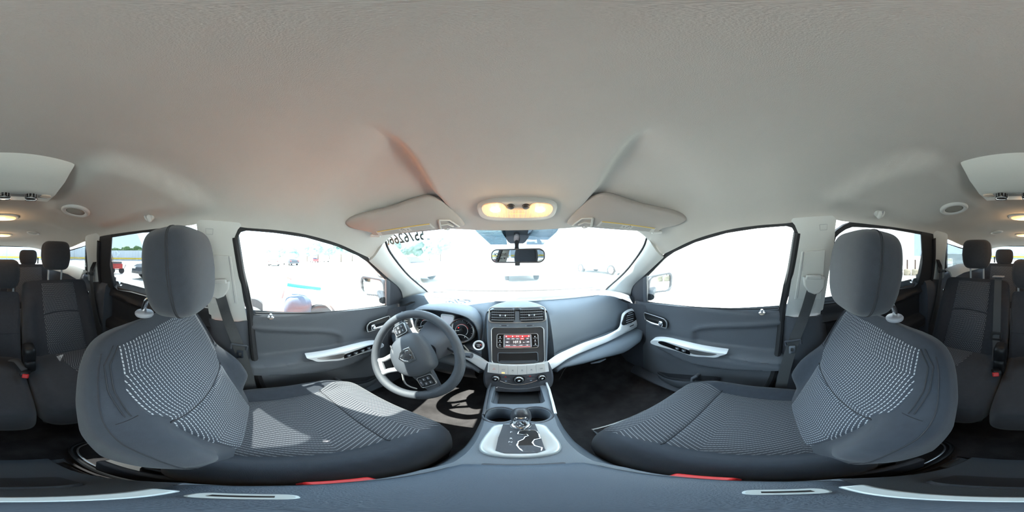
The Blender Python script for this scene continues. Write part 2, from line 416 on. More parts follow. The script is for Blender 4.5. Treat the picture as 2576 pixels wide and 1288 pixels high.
for mir, side in ((True, 'left'), (False, 'right')):
    s = -1 if mir else 1
    ap = strip('trim_%d' % tn, A_IN, A_OUT, TRIM, mir=mir, kind=STR, bulge=0.016, label='pale grey windscreen pillar trim on the %s' % side); tn += 1
    bp = strip('trim_%d' % tn, B_F, B_R, TRIM, mir=mir, kind=STR, bulge=0.006, th=0.05, k=9, label='pale grey centre pillar trim on the %s' % side); tn += 1
    # belt slide panel, airbag badge on the centre pillar
    def bq(px, py, off): 
        p = PS(px, py, off); p.x *= s; return p
    mb = MB(); q = [(2016, 632), (2076, 628), (2066, 752), (1998, 752)]
    a = [PS(*p, -0.026) for p in q]; mb.prism(a, Vector((-0.006, 0, -0.002)))
    if mir: mb.mirror()
    O('slide_panel', mb, TRIM, parent=bp, bev=0.003)
    mb = MB(); q = [(2030, 634), (2032, 742)]
    for (x0, y0), (x1, y1) in (((2022, 633), (2006, 750)),): mb.tube([PS(x0, y0, -0.033), PS(x1, y1, -0.033)], 0.0012, 6)
    if mir: mb.mirror()
    O('slide_groove', mb, GREYP, parent=bp)
    mb = MB(); q = [(2062, 565), (2081, 564), (2080, 578), (2063, 579), (2062, 565)]
    mb.tube([PS(*p, -0.026) for p in q], 0.0007, 5)
    if mir: mb.mirror()
    O('airbag_badge', mb, GREYP, parent=bp)
    core = MB().prism([PS(2347, 585, .03), PS(2384, 585, .03), PS(2384, 712, .03), PS(2347, 712, .03)], Vector((.02, 0, .006)))
    cp = strip('trim_%d' % tn, C_F, C_R, TRIM, mir=mir, kind=STR, bulge=0.012, th=0.05, label='pale grey rear pillar trim on the %s' % side); tn += 1
    if mir: core.mirror()
    O('pillar_core', core, RUBBER, parent=cp)
    # lower, dark half of the centre pillar
    mb = MB(); rows = []
    for z in (1.04, 0.95, 0.8, 0.65, 0.42):
        y0 = interp(z, [(0.42, -0.03), (0.8, -0.035), (1.04, -0.058)]); y1 = interp(z, [(0.42, -0.36), (0.8, -0.27), (1.04, -0.235)])
        rows.append([Vector((x, y, z)) for x, y in ((0.76, y0 + .012), (0.715, y0), (0.690, lerp(y0, y1, .2)), (0.688, lerp(y0, y1, .5)), (0.69, lerp(y0, y1, .8)), (0.715, y1), (0.76, y1 - .012))])
    mb.sheet(rows, -0.012)
    if mir: mb.mirror()
    O('lower_trim', mb, DASH2, parent=bp, ang=50)
    # rear pillar lower dark panel and quarter wall
    mb = MB(); rows = [[Vector((.76, -.925, z)) for z in (1.185, 1.155, 1.125, 1.035, .85, .38)]]
    for y, zt, x in ((-0.93, 1.155, .70), (-1.05, 1.155, .70), (-1.24, 1.16, .695), (-1.5, 1.20, .68), (-1.9, 1.21, .655), (-2.36, 1.21, .63)):
        rows.append([Vector((x + .02, y, zt + .03)), Vector((x, y, zt)), Vector((x - .03, y, zt - .03)), Vector((x - .045, y, zt - .12)), Vector((x - .05, y, .85)), Vector((x - .06, y, .38))])
    mb.sheet(rows, 0.012)
    if mir: mb.mirror()
    qw = O('wall_%s' % side, mb, DASH2, ang=60, kind=STR, label='dark rear quarter trim below the small %s window' % side)
    mb = MB(); a = [PS(2378, 676, -.02), PS(2409, 664, -.02), Vector((.655, -1.95, 1.245)), Vector((.64, -2.3, 1.26))]
    b = [p + Vector((-.07, 0, -.075)) for p in a]
    mb.sheet([a, [p.lerp(q, .5) + Vector((-.012, 0, .012)) for p, q in zip(a, b)], b], -0.012 )
    if mir: mb.mirror()
    O('quarter_sill', mb, TRIM, parent=qw, ang=60)
    # small quarter window
    g = [PS(2379, 612, .01), Vector((.612, -1.4, 1.395)), Vector((.60, -2.0, 1.385)), Vector((.615, -2.28, 1.36)), Vector((.645, -2.2, 1.27)), PS(2409, 670, .01), PS(2377, 684, .01)]
    mb = MB().prism(g, Vector((.004, 0, 0)))
    if mir: mb.mirror()
    w = O('window_%d' % (3 if mir else 4), mb, TINT, smooth=False, kind=STR, label='small dark tinted quarter window at the rear %s' % side)
    mb = MB().tube([p + Vector((-.003, 0, 0)) for p in g], 0.006, 6, closed=True)
    if mir: mb.mirror()
    O('rubber_seal', mb, RUBBER, parent=w)
    # rear corner pillar
    mb = MB(); rows = []
    for z, x0, y0, x1, y1 in ((1.46, .60, -2.10, .575, -2.35), (1.36, .625, -2.27, .600, -2.40), (1.26, .655, -2.27, .615, -2.45), (1.15, .65, -2.22, .62, -2.5)):
        rows.append([Vector((x0, y0, z)), Vector((lerp(x0, x1, .5) - .02, lerp(y0, y1, .5) , z)), Vector((x1, y1, z))])
    mb.sheet(rows, -0.02)
    if mir: mb.mirror()
    O('trim_%d' % tn, mb, TRIM, ang=60, kind=STR, label='pale trim at the rear %s corner beside the tailgate glass' % side); tn += 1

# ---- windscreen
TOPE = [EDGE[0] + Vector((.06, -.02, -.005)), Vector((.53, .625, 1.435)), Vector((.40, .668, 1.441)), Vector((.21, .695, 1.447)), Vector((0, .702, 1.449))]
TOPE = [p + Vector((0, .012, .006)) for p in TOPE]
BASE = [PS(1524, 733, -.06) + Vector((.02, .02, -.01)), Vector((.5, 1.165, 1.045)), Vector((.25, 1.21, 1.052)), Vector((0, 1.225, 1.054))]
BASE = [Vector((.77, 1.06, 1.04)), Vector((.5, 1.165, 1.048)), Vector((.25, 1.21, 1.052)), Vector((0, 1.225, 1.054))]
ta = resample(crom(TOPE, 6), 14); ba = resample(crom(BASE, 6), 14)
ta = ta + mx(ta)[-2::-1]; ba = ba + mx(ba)[-2::-1]
rows = []
for k in range(13):
    t = k / 12; rows.append([p.lerp(q, t) + Vector((0, .03, .045)) * (sin(PI * t)) * .35 for p, q in zip(ta, ba)])
def wind(s, t):
    """point on the windscreen, s -1..1 right positive, t 0 top..1 base"""
    j = (1 - s) / 2 * (len(ta) - 1); i = t * 12; j0 = min(int(j), len(ta) - 2); i0 = min(int(i), 11)
    return rows_w[i0][j0].lerp(rows_w[i0][j0 + 1], j - j0).lerp(rows_w[i0 + 1][j0].lerp(rows_w[i0 + 1][j0 + 1], j - j0), i - i0)
rows_w = rows
w1 = O('window_1', MB().sheet(rows, 0.004), GLASS, ang=0, kind=STR, label='wide curved windscreen with bright daylight beyond')
def wnorm(s, t):
    a = wind(s + .02, t) - wind(s - .02, t); b = wind(s, min(1, t + .02)) - wind(s, max(0, t - .02)); n = a.cross(b).normalized()
    return n if n.y < 0 else -n
mb = MB(); e = [r[0] for r in rows]; e2 = [r[0] + (r[1] - r[0]).normalized() * .012 for r in rows]
for sg in (1, -1):
    mb = MB().tube([Vector((sg * (p.x + .002), p.y + .010, p.z)) for p in A_IN], 0.007, 6); O('black_edge', mb, BLACK, parent=w1)
# dotted shade band at the mirror: tiny ceramic dots, too small to pick apart
def windpx(px, py):
    d = ray(px, py); best = None
    s, t, st = 0.0, .3, .4
    f = lambda s, t: ((wind(s, t) - CAM).normalized() - d).length
    while st > 1e-4:
        c = min(((f(max(-1, min(1, s + a * st)), max(0, min(1, t + b * st))), max(-1, min(1, s + a * st)), max(0, min(1, t + b * st))) for a in (-1, 0, 1) for b in (-1, 0, 1)))
        if c[1] == s and c[2] == t: st *= .5
        s, t = c[1], c[2]
    return s, t
dots = MB()
for sgn in (-1, 1):
    (s0, t0), (s1, t1) = windpx(1300 + sgn * 30, 575), windpx(1300 + sgn * 30, 615); s2 = windpx(1300 + sgn * 107, 578)[0]
    for i in range(44):
        for j in range(15):
            t = lerp(t0, t1, j / 14); s = abs(s0) + i * (abs(s2) - abs(s0)) / 43 + (.0013 if j % 2 else 0)
            if s > lerp(abs(s2), abs(s2) * .60, j / 14): continue
            p = wind(sgn * s, t); n = wnorm(sgn * s, t); a = (wind(sgn * s + .01, t) - p).normalized(); b = n.cross(a); r = .00120 * (1.2 - j * .035)
            q = p + n * .0012
            dots.fan([q + a * r + b * r * .2, q + b * r, q - a * r - b * .2 * r, q - b * r])
film = glass_mat('shade_film', (.105, .145, .165))
for sgn in (-1, 1):
    cs_ = [(1300 + sgn * 30, 573), (1300 + sgn * 106, 573), (1300 + sgn * 100, 584), (1300 + sgn * 66, 615), (1300 + sgn * 24, 615)]
    O('shade_band', MB().fan([wind(*windpx(*p)) + wnorm(*windpx(*p)) * .0006 for p in cs_]), film, parent=w1, smooth=False)
o = O('shade_dots', dots, mat('ceramic_dots', (.03, .12, .2), .6), parent=w1, smooth=False, kind='stuff', weld=False)

# ---- tailgate with rear window
mb = MB(); R = []
RW = [(-.60, 1.462), (-.3, 1.472), (0, 1.474), (.3, 1.472), (.60, 1.462), (.64, 1.42), (.655, 1.30), (.64, 1.14), (.3, 1.125), (0, 1.12), (-.3, 1.125), (-.64, 1.14), (-.655, 1.30), (-.64, 1.42)]
def rwp(x, z, o=0): return Vector((x, -2.36 - (1.47 - z) * .35 + o, z))
w2 = O('window_2', MB().prism([rwp(x, z) for x, z in RW], Vector((0, -.004, 0))), TINT, smooth=False, kind=STR, label='wide tinted tailgate window behind the third row')
O('rubber_seal', MB().tube([rwp(x, z, .004) for x, z in RW], .008, 6, closed=True), RUBBER, parent=w2)
mb = MB()
for k in range(11): mb.tube([rwp(-.6, 1.17 + k * .026, .003), rwp(.6, 1.17 + k * .026, .003)], .0005, 4)
O('heater_wire', mb, mat('heater_wires', (.25, .2, .16), .6), parent=w2, kind='stuff')
O('brake_light', MB().box(rwp(.36, 1.475, .03), (.26, .02, .012)), GREYP, parent=w2, bev=.003)
mb = MB(); mb.sheet([[rwp(x, 1.20, .02) for x in (-.66, 0, .66)], [rwp(x, 1.10, .05) for x in (-.66, 0, .66)], [Vector((x, -2.42, .85)) for x in (-.66, 0, .66)], [Vector((x, -2.42, .38)) for x in (-.66, 0, .66)]], -.012)
O('wall_rear', mb, DASH2, kind=STR, label='dark inner panel of the tailgate behind the third row')

# ---- floor, firewall
mb = MB(); rows = []
for y in [-2.44, -1.9, -1.4, -1.25, -1.2, -0.95, -0.6, -0.35, -.1, .1, .3, .5, .7, .86, .98, 1.1, 1.2, 1.26]:
    zf = .40 + (ss(y, .78, 1.26) * .5 if y > .78 else 0) + ss(-y, 1.2, 1.42) * .10
    r = []
    for x in (-.73, -.68, -.64, -.5, -.35, -.2, -.13, -.09, 0, .09, .13, .2, .35, .5, .64, .68, .73):
        tun = .09 * (1 - ss(abs(x), .08, .2)) * ss(y, -.4, .2)
        sill = .07 * ss(abs(x), .64, .69)
        r.append(Vector((x, y, max(zf, .40 + tun) + sill)))
    rows.append(r)
mb.sheet(rows, .02)
O('floor', mb, CARPET, ang=60, kind=STR, label='black carpeted cabin floor with sill edges')
O('wall_front', MB().box((0, 1.31, .70), (1.46, .04, .62)), CARPET, kind=STR, label='dark bulkhead behind the dashboard')
for s, side in ((-1, 'left'), (1, 'right')):
    mb = MB(); rows = []
    for z in (.42, .55, .75, 1.0): rows.append([Vector((s * x, y, z)) for x, y in ((.735, .70), (.70, .79), (.68, .9), (.66, 1.05), (.64, 1.28))])
    mb.sheet(rows, .01 * s)
    O('baseboard_' + side, mb, DASH2, ang=60, kind=STR, label='dark kick panel ahead of the front %s door' % side)
    mb = MB(); a = [Vector((s * .645, y, .475)) for y in (-.02, .3, .7)]; mb.prism([Vector((s * .63, -.03, .462)), Vector((s * .70, -.03, .475)), Vector((s * .70, .80, .475)), Vector((s * .63, .76, .462))], Vector((0, 0, .012)))
    O('trim_%d' % tn, mb, DASH2, bev=.004, kind=STR, label='dark plastic sill plate below the front %s door' % side); tn += 1
# ================================================================== DOORS
GL_F = [(1627, 762), (1625, 699), (1672, 651), (1695, 635), (1749, 610), (1827, 587), (1905, 575), (1978, 569), (1992, 573), (1998, 583), (1990, 630), (1982, 676), (1971, 718), (1959, 780), (1866, 782), (1788, 780), (1711, 775)]
GL_R = [(2071, 765), (2074, 740), (2088, 660), (2103, 597), (2112, 588), (2128, 577), (2145, 571), (2240, 577), (2330, 593), (2328, 612), (2318, 670), (2309, 713), (2300, 722), (2267, 727), (2170, 750)]
def outset(pts, d):
    """offset a 3D planar loop outward"""
    n = len(pts); c = sum(pts, Vector()) / n; N = Vector((1, 0, TUM)).normalized(); out = []
    for i in range(n):
        t = (pts[(i + 1) % n] - pts[i - 1]).normalized(); o = t.cross(N)
        if o.dot(pts[i] - c) < 0: o = -o
        out.append(pts[i] + o * (d[i] if isinstance(d, list) else d))
    return out
def door_x_front(y, z):
    d = 0.0
    d -= .022 * ss(z, 1.035, 1.085) ** 2                                   # rolls out to the glass
    zg = interp(y, [(-.08, 1.003), (.07, .986), (.25, .962), (.33, .94), (.375, .915), (.40, .88)])
    pad = (1 - ss(y, .355, .395))
    d += .007 * math.exp(-((z - zg - .010) / .010) ** 2) * pad             # raised bead over the pad
    d -= .014 * (1 - ss(z, zg - .012, zg)) * pad * ss(z, .80, .86)          # sunk pad
    zt = interp(y, [(-.08, .835), (.05, .845), (.17, .858), (.35, .852), (.50, .845), (.58, .825), (.62, .80)])
    zb = interp(y, [(-.08, .745), (.27, .722), (.36, .718), (.58, .755), (.62, .77)])
    arm = ss(z, zb - .006, zb + .020) * (1 - ss(z, zt - .030, zt + .004)) * (1 - ss(y, .57, .66))
    d += .062 * arm
    d -= .006 * math.exp(-((z - (zt - .045)) / .006) ** 2) * arm
    d += .014 * (1 - ss(z, zb - .09, zb - .02)) * 0.6                      # lower door swells
    low = ss(z, .66, .70) * 0
    d += .012 * (1 - ss(z, .50, .66)) * ss(y, .0, .15) * (1 - ss(y, .62, .72))
    rec = math.exp(-(((y - .62) / .10) ** 4 + ((z - .928) / .05) ** 4))
    d -= .010 * rec
    d -= .03 * ss(y, .76, .87)                                             # front edge turns away under the dash
    d -= .02 * (1 - ss(y, -.07, -.03))
    return .712 - d + .035 * ss(y, .35, .9) * .3
def door_x_rear(y, z):
    d = 0.0
    zt = interp(y, [(-1.05, 1.165), (-.7, 1.15), (-.23, 1.115)])
    d -= .03 * ss(z, zt - .05, zt) ** 2
    zg = zt - .115 + .02 * ss(-y, .5, 1.0)
    d += .012 * math.exp(-((z - zg) / .018) ** 2)
    d -= .016 * (1 - ss(z, zg - .02, zg))
    za = interp(y, [(-1.05, .90), (-.8, .89), (-.5, .885), (-.3, .87)])
    arm = ss(z, za - .12, za - .09) * (1 - ss(z, za - .03, za)) * ss(-y, .33, .42)
    d += .055 * arm
    return .712 - d
def door_panel(fn, ys, z0, ztop, flip):
    rows = []
    for y in ys:
        zt = ztop(y); r = []
        n = 58
        for k in range(n + 1):
            z = lerp(z0, zt, k / n); r.append(Vector((fn(y, z), y, z)))
        rows.append(r)
    return MB().sheet(rows, .03)
def ztf(y): return interp(y, [(-.08, 1.086), (0, 1.083), (.142, 1.071), (.296, 1.058), (.476, 1.042), (.737, 1.014), (.90, 1.0)]) + .004
def ztr(y): return interp(y, [(-1.05, 1.165), (-.87, 1.16), (-.7, 1.15), (-.23, 1.115)])
def mk(mb, s): return mb.mirror() if s < 0 else mb
CHR2 = SATIN
def front_door(num, s, side):
    lab = 'front %s door with bright window, silver pull and chrome lever' % side
    door = T('door_%d' % num, (s * .72, .4, .45), label=lab, kind=STR)
    ys = [-.075 + i * (.95 / 88) for i in range(89)]
    O('panel', mk(door_panel(door_x_front, ys, .455, ztf, 0), s), DOORP, door, ang=60)
    # glass
    g = [PS(*p, .012) for p in GL_F]
    O('glass', mk(MB().prism(outset(g, .012), Vector((.004, 0, .0015))), s), GLASS, door, smooth=False)
    # frame: dark rubber channel round the glass
    d = [.02] * len(g); gi = [PS(*p, -.002) for p in GL_F]; go = outset(gi, [0.02 if 0 < i < 8 else .034 if i < 14 else .02 for i in range(len(gi))])
    off = Vector((.018, 0, .006)); mb = MB()
    mb.grid([go, gi, [p + off for p in gi], [p + off for p in go]], cu=True, cv=True)
    O('window_frame', mk(mb, s), RUBBER, door, ang=30)
    # belt weatherstrip
    mb = MB(); st = [PS(*p, -.006) for p in ((1630, 760), (1711, 770), (1788, 775), (1866, 777), (1957, 775))]
    mb.tube(crom(st, 4), .004, 6)
    O('belt_strip', mk(mb, s), RUBBER, door)
    # sail panel in front of the glass with its vertical bar
    q = [PS(1560, 768, -.006), PS(1562, 735, -.006), PS(1575, 712, -.006), PS(1600, 692, -.006), PS(1623, 682, -.006), PS(1624, 768, -.006)]
    O('sail_panel', mk(MB().prism(q, Vector((.012, 0, .004))), s), DASH2, door, bev=.004)
    O('sail_bar', mk(MB().prism([PS(1617, 701, -.015), PS(1626, 694, -.015), PS(1627, 768, -.015), PS(1618, 768, -.015)], Vector((.012, 0, .004))), s), DOORP, door, bev=.003)
    # vertical rubber seal of the doorway at the rear edge
    mb = MB(); p = [PS(2006, 585, -.004), PS(1990, 680, -.004), Vector((.72, -.048, 1.10)), Vector((.715, -.035, .95)), Vector((.70, -.02, .80)), Vector((.70, .0, .66)), Vector((.695, .04, .55)), Vector((.69, .12, .47))]
    mb.tube(crom(p, 5), .015, 8)
    O('door_seal', mk(mb, s), RUBBER, door)
    # inner handle: bowl, rim and chrome lever
    fr = FR((.706, .622, .928), (0, -1, 0), (0, 0, 1)); fr.n = Vector((-1, 0, 0))
    shape = [(-.088, .028), (-.06, .033), (.05, .030), (.078, .022), (.09, .002), (.086, -.028), (.07, -.034), (-.02, -.034), (-.07, -.026), (-.086, 0)]
    sh = [(p.x, p.y) for p in crom([Vector((a, b, 0)) for a, b in shape], 4, True)]
    hb = O('handle_bowl', mk(slab(MB(), fr, sh, -.004, .0015), s), BLACK, door)
    O('handle_rim', mk(ring(MB(), fr, sh, [(a * .93, b * .86) for a, b in sh], -.002, .006), s), SATIN, hb, bev=.001)
    mb = MB(); lev = [(.055, -.018, .012), (.03, -.017, .018), (-.01, -.016, .021), (-.045, -.015, .017), (-.066, -.013, .010)]
    mb.tube(crom([fr(*p) for p in lev], 5), [.0055 + .003 * sin(i / 20 * PI) for i in range(21)], 10)
    mb.sup(fr(.052, -.006, .012), (.010, .016, .018), .7, .7, R=None, n=10, m=16)
    O('door_lever', mk(mb, s), CHROME, door, ang=60)
    # silver pull with switch plate
    fr = FR((.648, .38, .83), (0, -1, 0), (0, 0, 1)); fr.n = Vector((-1, 0, -.25)).normalized()
    pull = [(-.222, -.018), (-.19, .002), (-.125, .020), (-.03, .026), (.07, .027), (.16, .029), (.193, .028), (.17, .012), (.148, -.004), (.10, -.014), (.03, -.030), (-.05, -.024), (-.12, -.028), (-.215, -.036)]
    pp = [(p.x, p.y) for p in crom([Vector((a, b, 0)) for a, b in pull], 3, True)]
    mb = MB(); O('pull_handle', mk(slab(mb, fr, pp, -.03, .006, .004), s), SILVER, door)
    hol = [(.02, .014), (.10, .020), (.15, .020), (.125, .004), (.08, -.006), (.03, -.012)]
    O('pull_recess', mk(slab(MB(), fr, [(p.x, p.y) for p in crom([Vector((a, b, 0)) for a, b in hol], 4, True)], .002, .0068), s), SATIN if s > 0 else SATIN, door)
    sw = [(-.162, .004), (-.12, .015), (-.02, .010), (.018, .004), (.022, -.012), (.01, -.020), (-.09, -.012), (-.155, -.010)]
    plate = O('switch_plate', mk(slab(MB(), fr, [(p.x, p.y) for p in crom([Vector((a, b, 0)) for a, b in sw], 4, True)], .002, .0085), s), GBLACK, door)
    for i in range(4 if s < 0 else 2):
        c = fr(-.115 + i * .038 if s < 0 else -.045 + i * .036, .0 - (i * .002), .0095)
        O('window_switch', mk(MB().box(c, (.008, .022, .013), None), s), DASH2, plate, bev=.002)
        O('switch_mark', mk(MB().box(c + Vector((-.0045, 0, .001)), (.001, .008, .004)), s), WHITEP, plate)
    # lock plunger
    mb = MB(); mb.lathe([(.014, -.004), (.014, .001), (.010, .003), (.006, .004)], (.705, .045, 1.062), (-.6, 0, .8), 18)
    mb.lathe([(.0035, 0), (.0035, .009), (.0062, .011), (.0062, .017), (.004, .019)], (.705, .045, 1.062), (-.3, 0, 1), 14)
    O('lock_knob', mk(mb, s), CHROME, door, ang=50)
    # map pocket with bottle holder
    mb = MB(); rows = []
    for k in range(25):
        t = k / 24; y = lerp(.235, .605, t); b = sin(PI * t) ** .6
        zt = interp(y, [(.235, .640), (.38, .585), (.52, .535), (.605, .520)]) ; x0 = door_x_front(y, .56)
        rows.append([Vector((x0 + .01, y, .46)), Vector((x0 - .025 * b, y, .465)), Vector((x0 - .048 * b, y, .50)), Vector((x0 - .055 * b, y, zt - .01)), Vector((x0 - .052 * b, y, zt)), Vector((x0 - .046 * b, y, zt - .004)), Vector((x0 - .044 * b, y, zt - .05))])
    mb.grid(rows); mp = O('map_pocket', mk(mb, s), DOORP, door, ang=60)
    mb = MB(); rows = []
    for k in range(25):
        t = k / 24; y = lerp(.235, .605, t); b = sin(PI * t) ** .6; zt = interp(y, [(.235, .648), (.38, .61), (.52, .575), (.605, .535)]); x0 = door_x_front(y, .56)
        zl = interp(y, [(.235, .640), (.38, .585), (.52, .535), (.605, .520)])
        rows.append([Vector((x0 - .003, y, zl + .020 * b)), Vector((x0 - .0035, y, zl - .02))])
    mb.grid(rows); O('pocket_cavity', mk(mb, s), mat('pocket_dark', (.035, .038, .045), .7), door)
    x0 = .66; mb = MB().tube([Vector((.715, .34, .62)), Vector((.68, .345, .62)), Vector((.668, .36, .605)), Vector((.66, .36, .56))], .010, 8)
    O('bottle_divider', mk(mb, s), DOORP, door)
    return door
front_door(1, -1, 'left'); front_door(2, 1, 'right')
def rear_door(num, s, side):
    door = T('door_%d' % num, (s * .72, -.6, .45), label='rear %s door, black panel under a dark tinted window' % side, kind=STR)
    ys = [-1.0 + i * (.78 / 50) for i in range(51)]
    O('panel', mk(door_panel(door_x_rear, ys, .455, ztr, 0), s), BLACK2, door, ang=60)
    g = [PS(*p, .012) for p in GL_R]
    O('glass', mk(MB().prism(outset(g, .012), Vector((.004, 0, .0015))), s), TINT, door, smooth=False)
    gi = [PS(*p, -.002) for p in GL_R]; go = outset(gi, [.02 if i < 8 else .035 if i < 13 else .02 for i in range(len(gi))]); off = Vector((.018, 0, .006)); mb = MB()
    mb.grid([go, gi, [p + off for p in gi], [p + off for p in go]], cu=True, cv=True)
    O('window_frame', mk(mb, s), RUBBER, door, ang=30)
    # wide dark frame behind the glass
    q = [PS(2318, 575, -.008), PS(2348, 578, -.008), PS(2352, 640, -.010), PS(2346, 704, -.010), PS(2310, 722, -.010), PS(2322, 660, -.010)]
    O('rear_frame', mk(MB().prism(q, Vector((.012, 0, .004))), s), RUBBER, door, bev=.004)
    mb = MB(); p = [PS(2349, 600, -.012), PS(2349, 650, -.012), PS(2343, 706, -.012), Vector((.69, -.99, 1.0)), Vector((.68, -.97, .8))]
    mb.tube(crom(p, 5), .014, 8); O('door_seal', mk(mb, s), RUBBER, door)
    mb = MB(); c = Vector((.69, -.80, 1.147)); mb.lathe([(.014, -.004), (.014, .001), (.007, .004), (.0045, .005), (.0045, .015), (.008, .018), (.006, .026)], c, (-.3, 0, 1), 14)
    O('lock_knob', mk(mb, s), CHROME, door, ang=50)
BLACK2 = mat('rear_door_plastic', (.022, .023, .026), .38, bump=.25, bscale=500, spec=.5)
rear_door(3, -1, 'left'); rear_door(4, 1, 'right')
# ================================================================== DASHBOARD
dash = T('dashboard', (0, .80, .75), label='grey blue moulded dashboard with silver band and centre stack', cat='dashboard')
def tabf(tab): return lambda x: interp(abs(x), tab)
UY = tabf([(0, .60), (.109, .63), (.177, .67), (.302, .71), (.462, .76), (.541, .78), (.62, .80), (.74, .815)])
UZ = tabf([(0, .851), (.109, .851), (.177, .863), (.302, .872), (.462, .864), (.541, .862), (.74, .86)])
LY = tabf([(0, .58), (.086, .61), (.145, .63), (.215, .66), (.322, .70), (.519, .75), (.692, .79), (.74, .80)])
LZ = tabf([(0, .795), (.086, .80), (.145, .812), (.215, .832), (.322, .832), (.519, .829), (.692, .829), (.74, .835)])
GY = tabf([(0, .60), (.12, .60), (.176, .615), (.363, .64), (.512, .66), (.653, .685), (.70, .72), (.74, .75)])
GZ = tabf([(0, .72), (.12, .76), (.176, .795), (.363, .782), (.512, .752), (.653, .768), (.74, .80)])
WY = tabf([(0, 1.225), (.25, 1.21), (.5, 1.165), (.66, 1.11), (.72, 1.06), (.755, .98)])
def rowsdash(x):
    a = abs(x); k = ss(a, .60, .755)
    drv = ss(-x, .15, .20) * (1 - ss(-x, .50, .56))
    uy, uz, ly, lz, gy, gz = UY(x), UZ(x), LY(x), LZ(x), GY(x), GZ(x)
    yc_ = lerp(.88, .86, k); zc_ = lerp(1.083, 1.035, k)
    mid = 1 - ss(a, .10, .145)                                        # stands back behind the centre stack
    A = (yc_ - .02, zc_ - .004); B_ = (uy + .050, zc_ - .022); C_ = (uy + .006, uz + .008)
    bz = lambda t: tuple(A[i] * (1 - t) ** 2 + 2 * B_[i] * t * (1 - t) + C_[i] * t * t for i in (0, 1))
    P = [(WY(x), lerp(1.046, 1.03, k)), (lerp(WY(x), yc_, .5), lerp(1.071, 1.04, k)), (yc_, zc_), A, bz(.3), bz(.55), bz(.8), C_, (uy + .012, uz - .004), (ly + .012, lz + .004), (ly, lz - .004), (lerp(ly, gy, .7), lerp(lz, gz, .35)), (gy, gz + .012), (gy + .012, gz - .004), (gy + .06, gz - .025), (.95, .66), (1.24, .60)]
    P = [(y + (.09 * mid if i > 3 and i < 15 else 0), z) for i, (y, z) in enumerate(P)]
    if drv > 0:
        Q = []
        for i, (y, z) in enumerate(P):
            if 3 <= i <= 6: y = lerp(y, max(y, .80), drv); 
            if i == 4: z = lerp(z, 1.05, drv)
            Q.append((y, z))
        P = Q
    return [Vector((x, y, z)) for y, z in P]
xs = sorted({round(s * v, 4) for s in (-1, 1) for v in [0, .04, .09, .12, .15, .18, .22, .26, .3, .34, .38, .42, .46, .5, .54, .58, .61, .64, .67, .69, .71, .73, .745]})
mb = MB(); R = []
for x in xs:
    r = rowsdash(x); top = crom(r[:8], 4); R.append(top + crom(r[8:], 3))
# end caps pull inward
mb.grid(R)
for r, fl in ((R[0], False), (R[-1], True)): mb.fan(r, fl)
O('dash_body', mb, DASH, dash, ang=50)
# silver band sweeping into the side vents
VNm = Vector((-.2, 1, -.27)).normalized()
def vq(px, py, d=0.0): return PL(px, py, Vector((.65, .750 - d, .829)), VNm)
U = [Vector(p) for p in [(.112, .622, .851), (.177, .664, .863), (.302, .704, .874), (.440, .742, .864)]] + [vq(*p, -.012) for p in ((1546, 832), (1556, 824), (1560, 812), (1563, 797), (1568, 786), (1578, 779), (1590, 776), (1600, 780))]
Lw = [Vector(p) for p in [(.112, .602, .803), (.145, .617, .812), (.215, .649, .834), (.322, .689, .832), (.45, .722, .829)]] + [vq(*p, -.012) for p in ((1556, 846), (1572, 838), (1590, 829), (1604, 820), (1611, 808), (1609, 795), (1604, 785))]
for s in (-1, 1):
    a = resample(crom(U, 6), 60); b = resample(crom(Lw, 6), 60); rows = []
    for p, q in zip(a, b):
        r = []
        for j in range(9):
            t = j / 8; c = p.lerp(q, t); r.append(c + Vector((-.15, -1, .2)) * (.011 * (1 - (2 * t - 1) ** 6)) + Vector((0, -.002, 0)))
        rows.append(r)
    mb = MB().sheet(rows, .014)
    band = O('silver_band', mk(mb, s), SILVER, dash, ang=40)
    # side vent in the end of the band
    q = [(1567, 818), (1569, 803), (1574, 791), (1584, 784), (1594, 783), (1602, 795), (1601, 804), (1588, 812)]
    P = crom([vq(*p, .004) for p in q], 4, True)
    vb = O('side_vent', mk(MB().prism(P, VNm * .02), s), BLACK, dash, bev=.002)
    ux_ = (vq(1600, 790) - vq(1570, 799)).normalized()
    for k in range(6):
        c = vq(lerp(1586, 1584, k / 5), lerp(787, 814, k / 5), .008); h_ = (.018, .030, .034, .034, .032, .022)[k]
        O('slat', mk(MB().tube([c - ux_ * h_, c + ux_ * h_], .0028, 6, flat=.5, up=-VNm), s), SATIN if k == 2 else mat('vent_slat', (.36, .38, .42), .35), vb)
    O('vent_wheel', mk(MB().tube([vq(1585, 821, .006), vq(1594, 817, .006)], .003, 6), s), BLACK, dash)
    # defroster slots at the pillar end of the dash top
    for k in range(8):
        p = Vector((lerp(.60, .705, k / 7), lerp(.90, .855, k / 7), lerp(1.045, 1.022, k / 7) + .004))
        p = PL(lerp(1562, 1581, k / 7), lerp(753, 761, k / 7), (0, 0, 1.040 - .018 * k / 7), (0, 0, 1))
        O('demist_slot', mk(MB().box(p, (.004, .028, .006), Matrix.Rotation(.7, 3, 'Z')), s), BLACK, dash, smooth=False)
# glove box seam, handle, latch
mb = MB(); p = [PY(1405, 950, .595), PY(1430, 916, .628), PY(1500, 888, .675), PY(1560, 866, .715), PY(1612, 846, .76)]
mb.tube([v + Vector((0, -.008, -.004)) for v in crom(p, 5)], .0012, 5); O('glovebox_seam', mb, BLACK, dash)
mb = MB(); a = PY(1486, 914, .645); b = PY(1523, 903, .655); mb.tube([a, a.lerp(b, .5) + Vector((0, -.006, 0)), b], [.005, .008, .005], 8, flat=.7); O('glovebox_handle', mb, DOORP, dash)
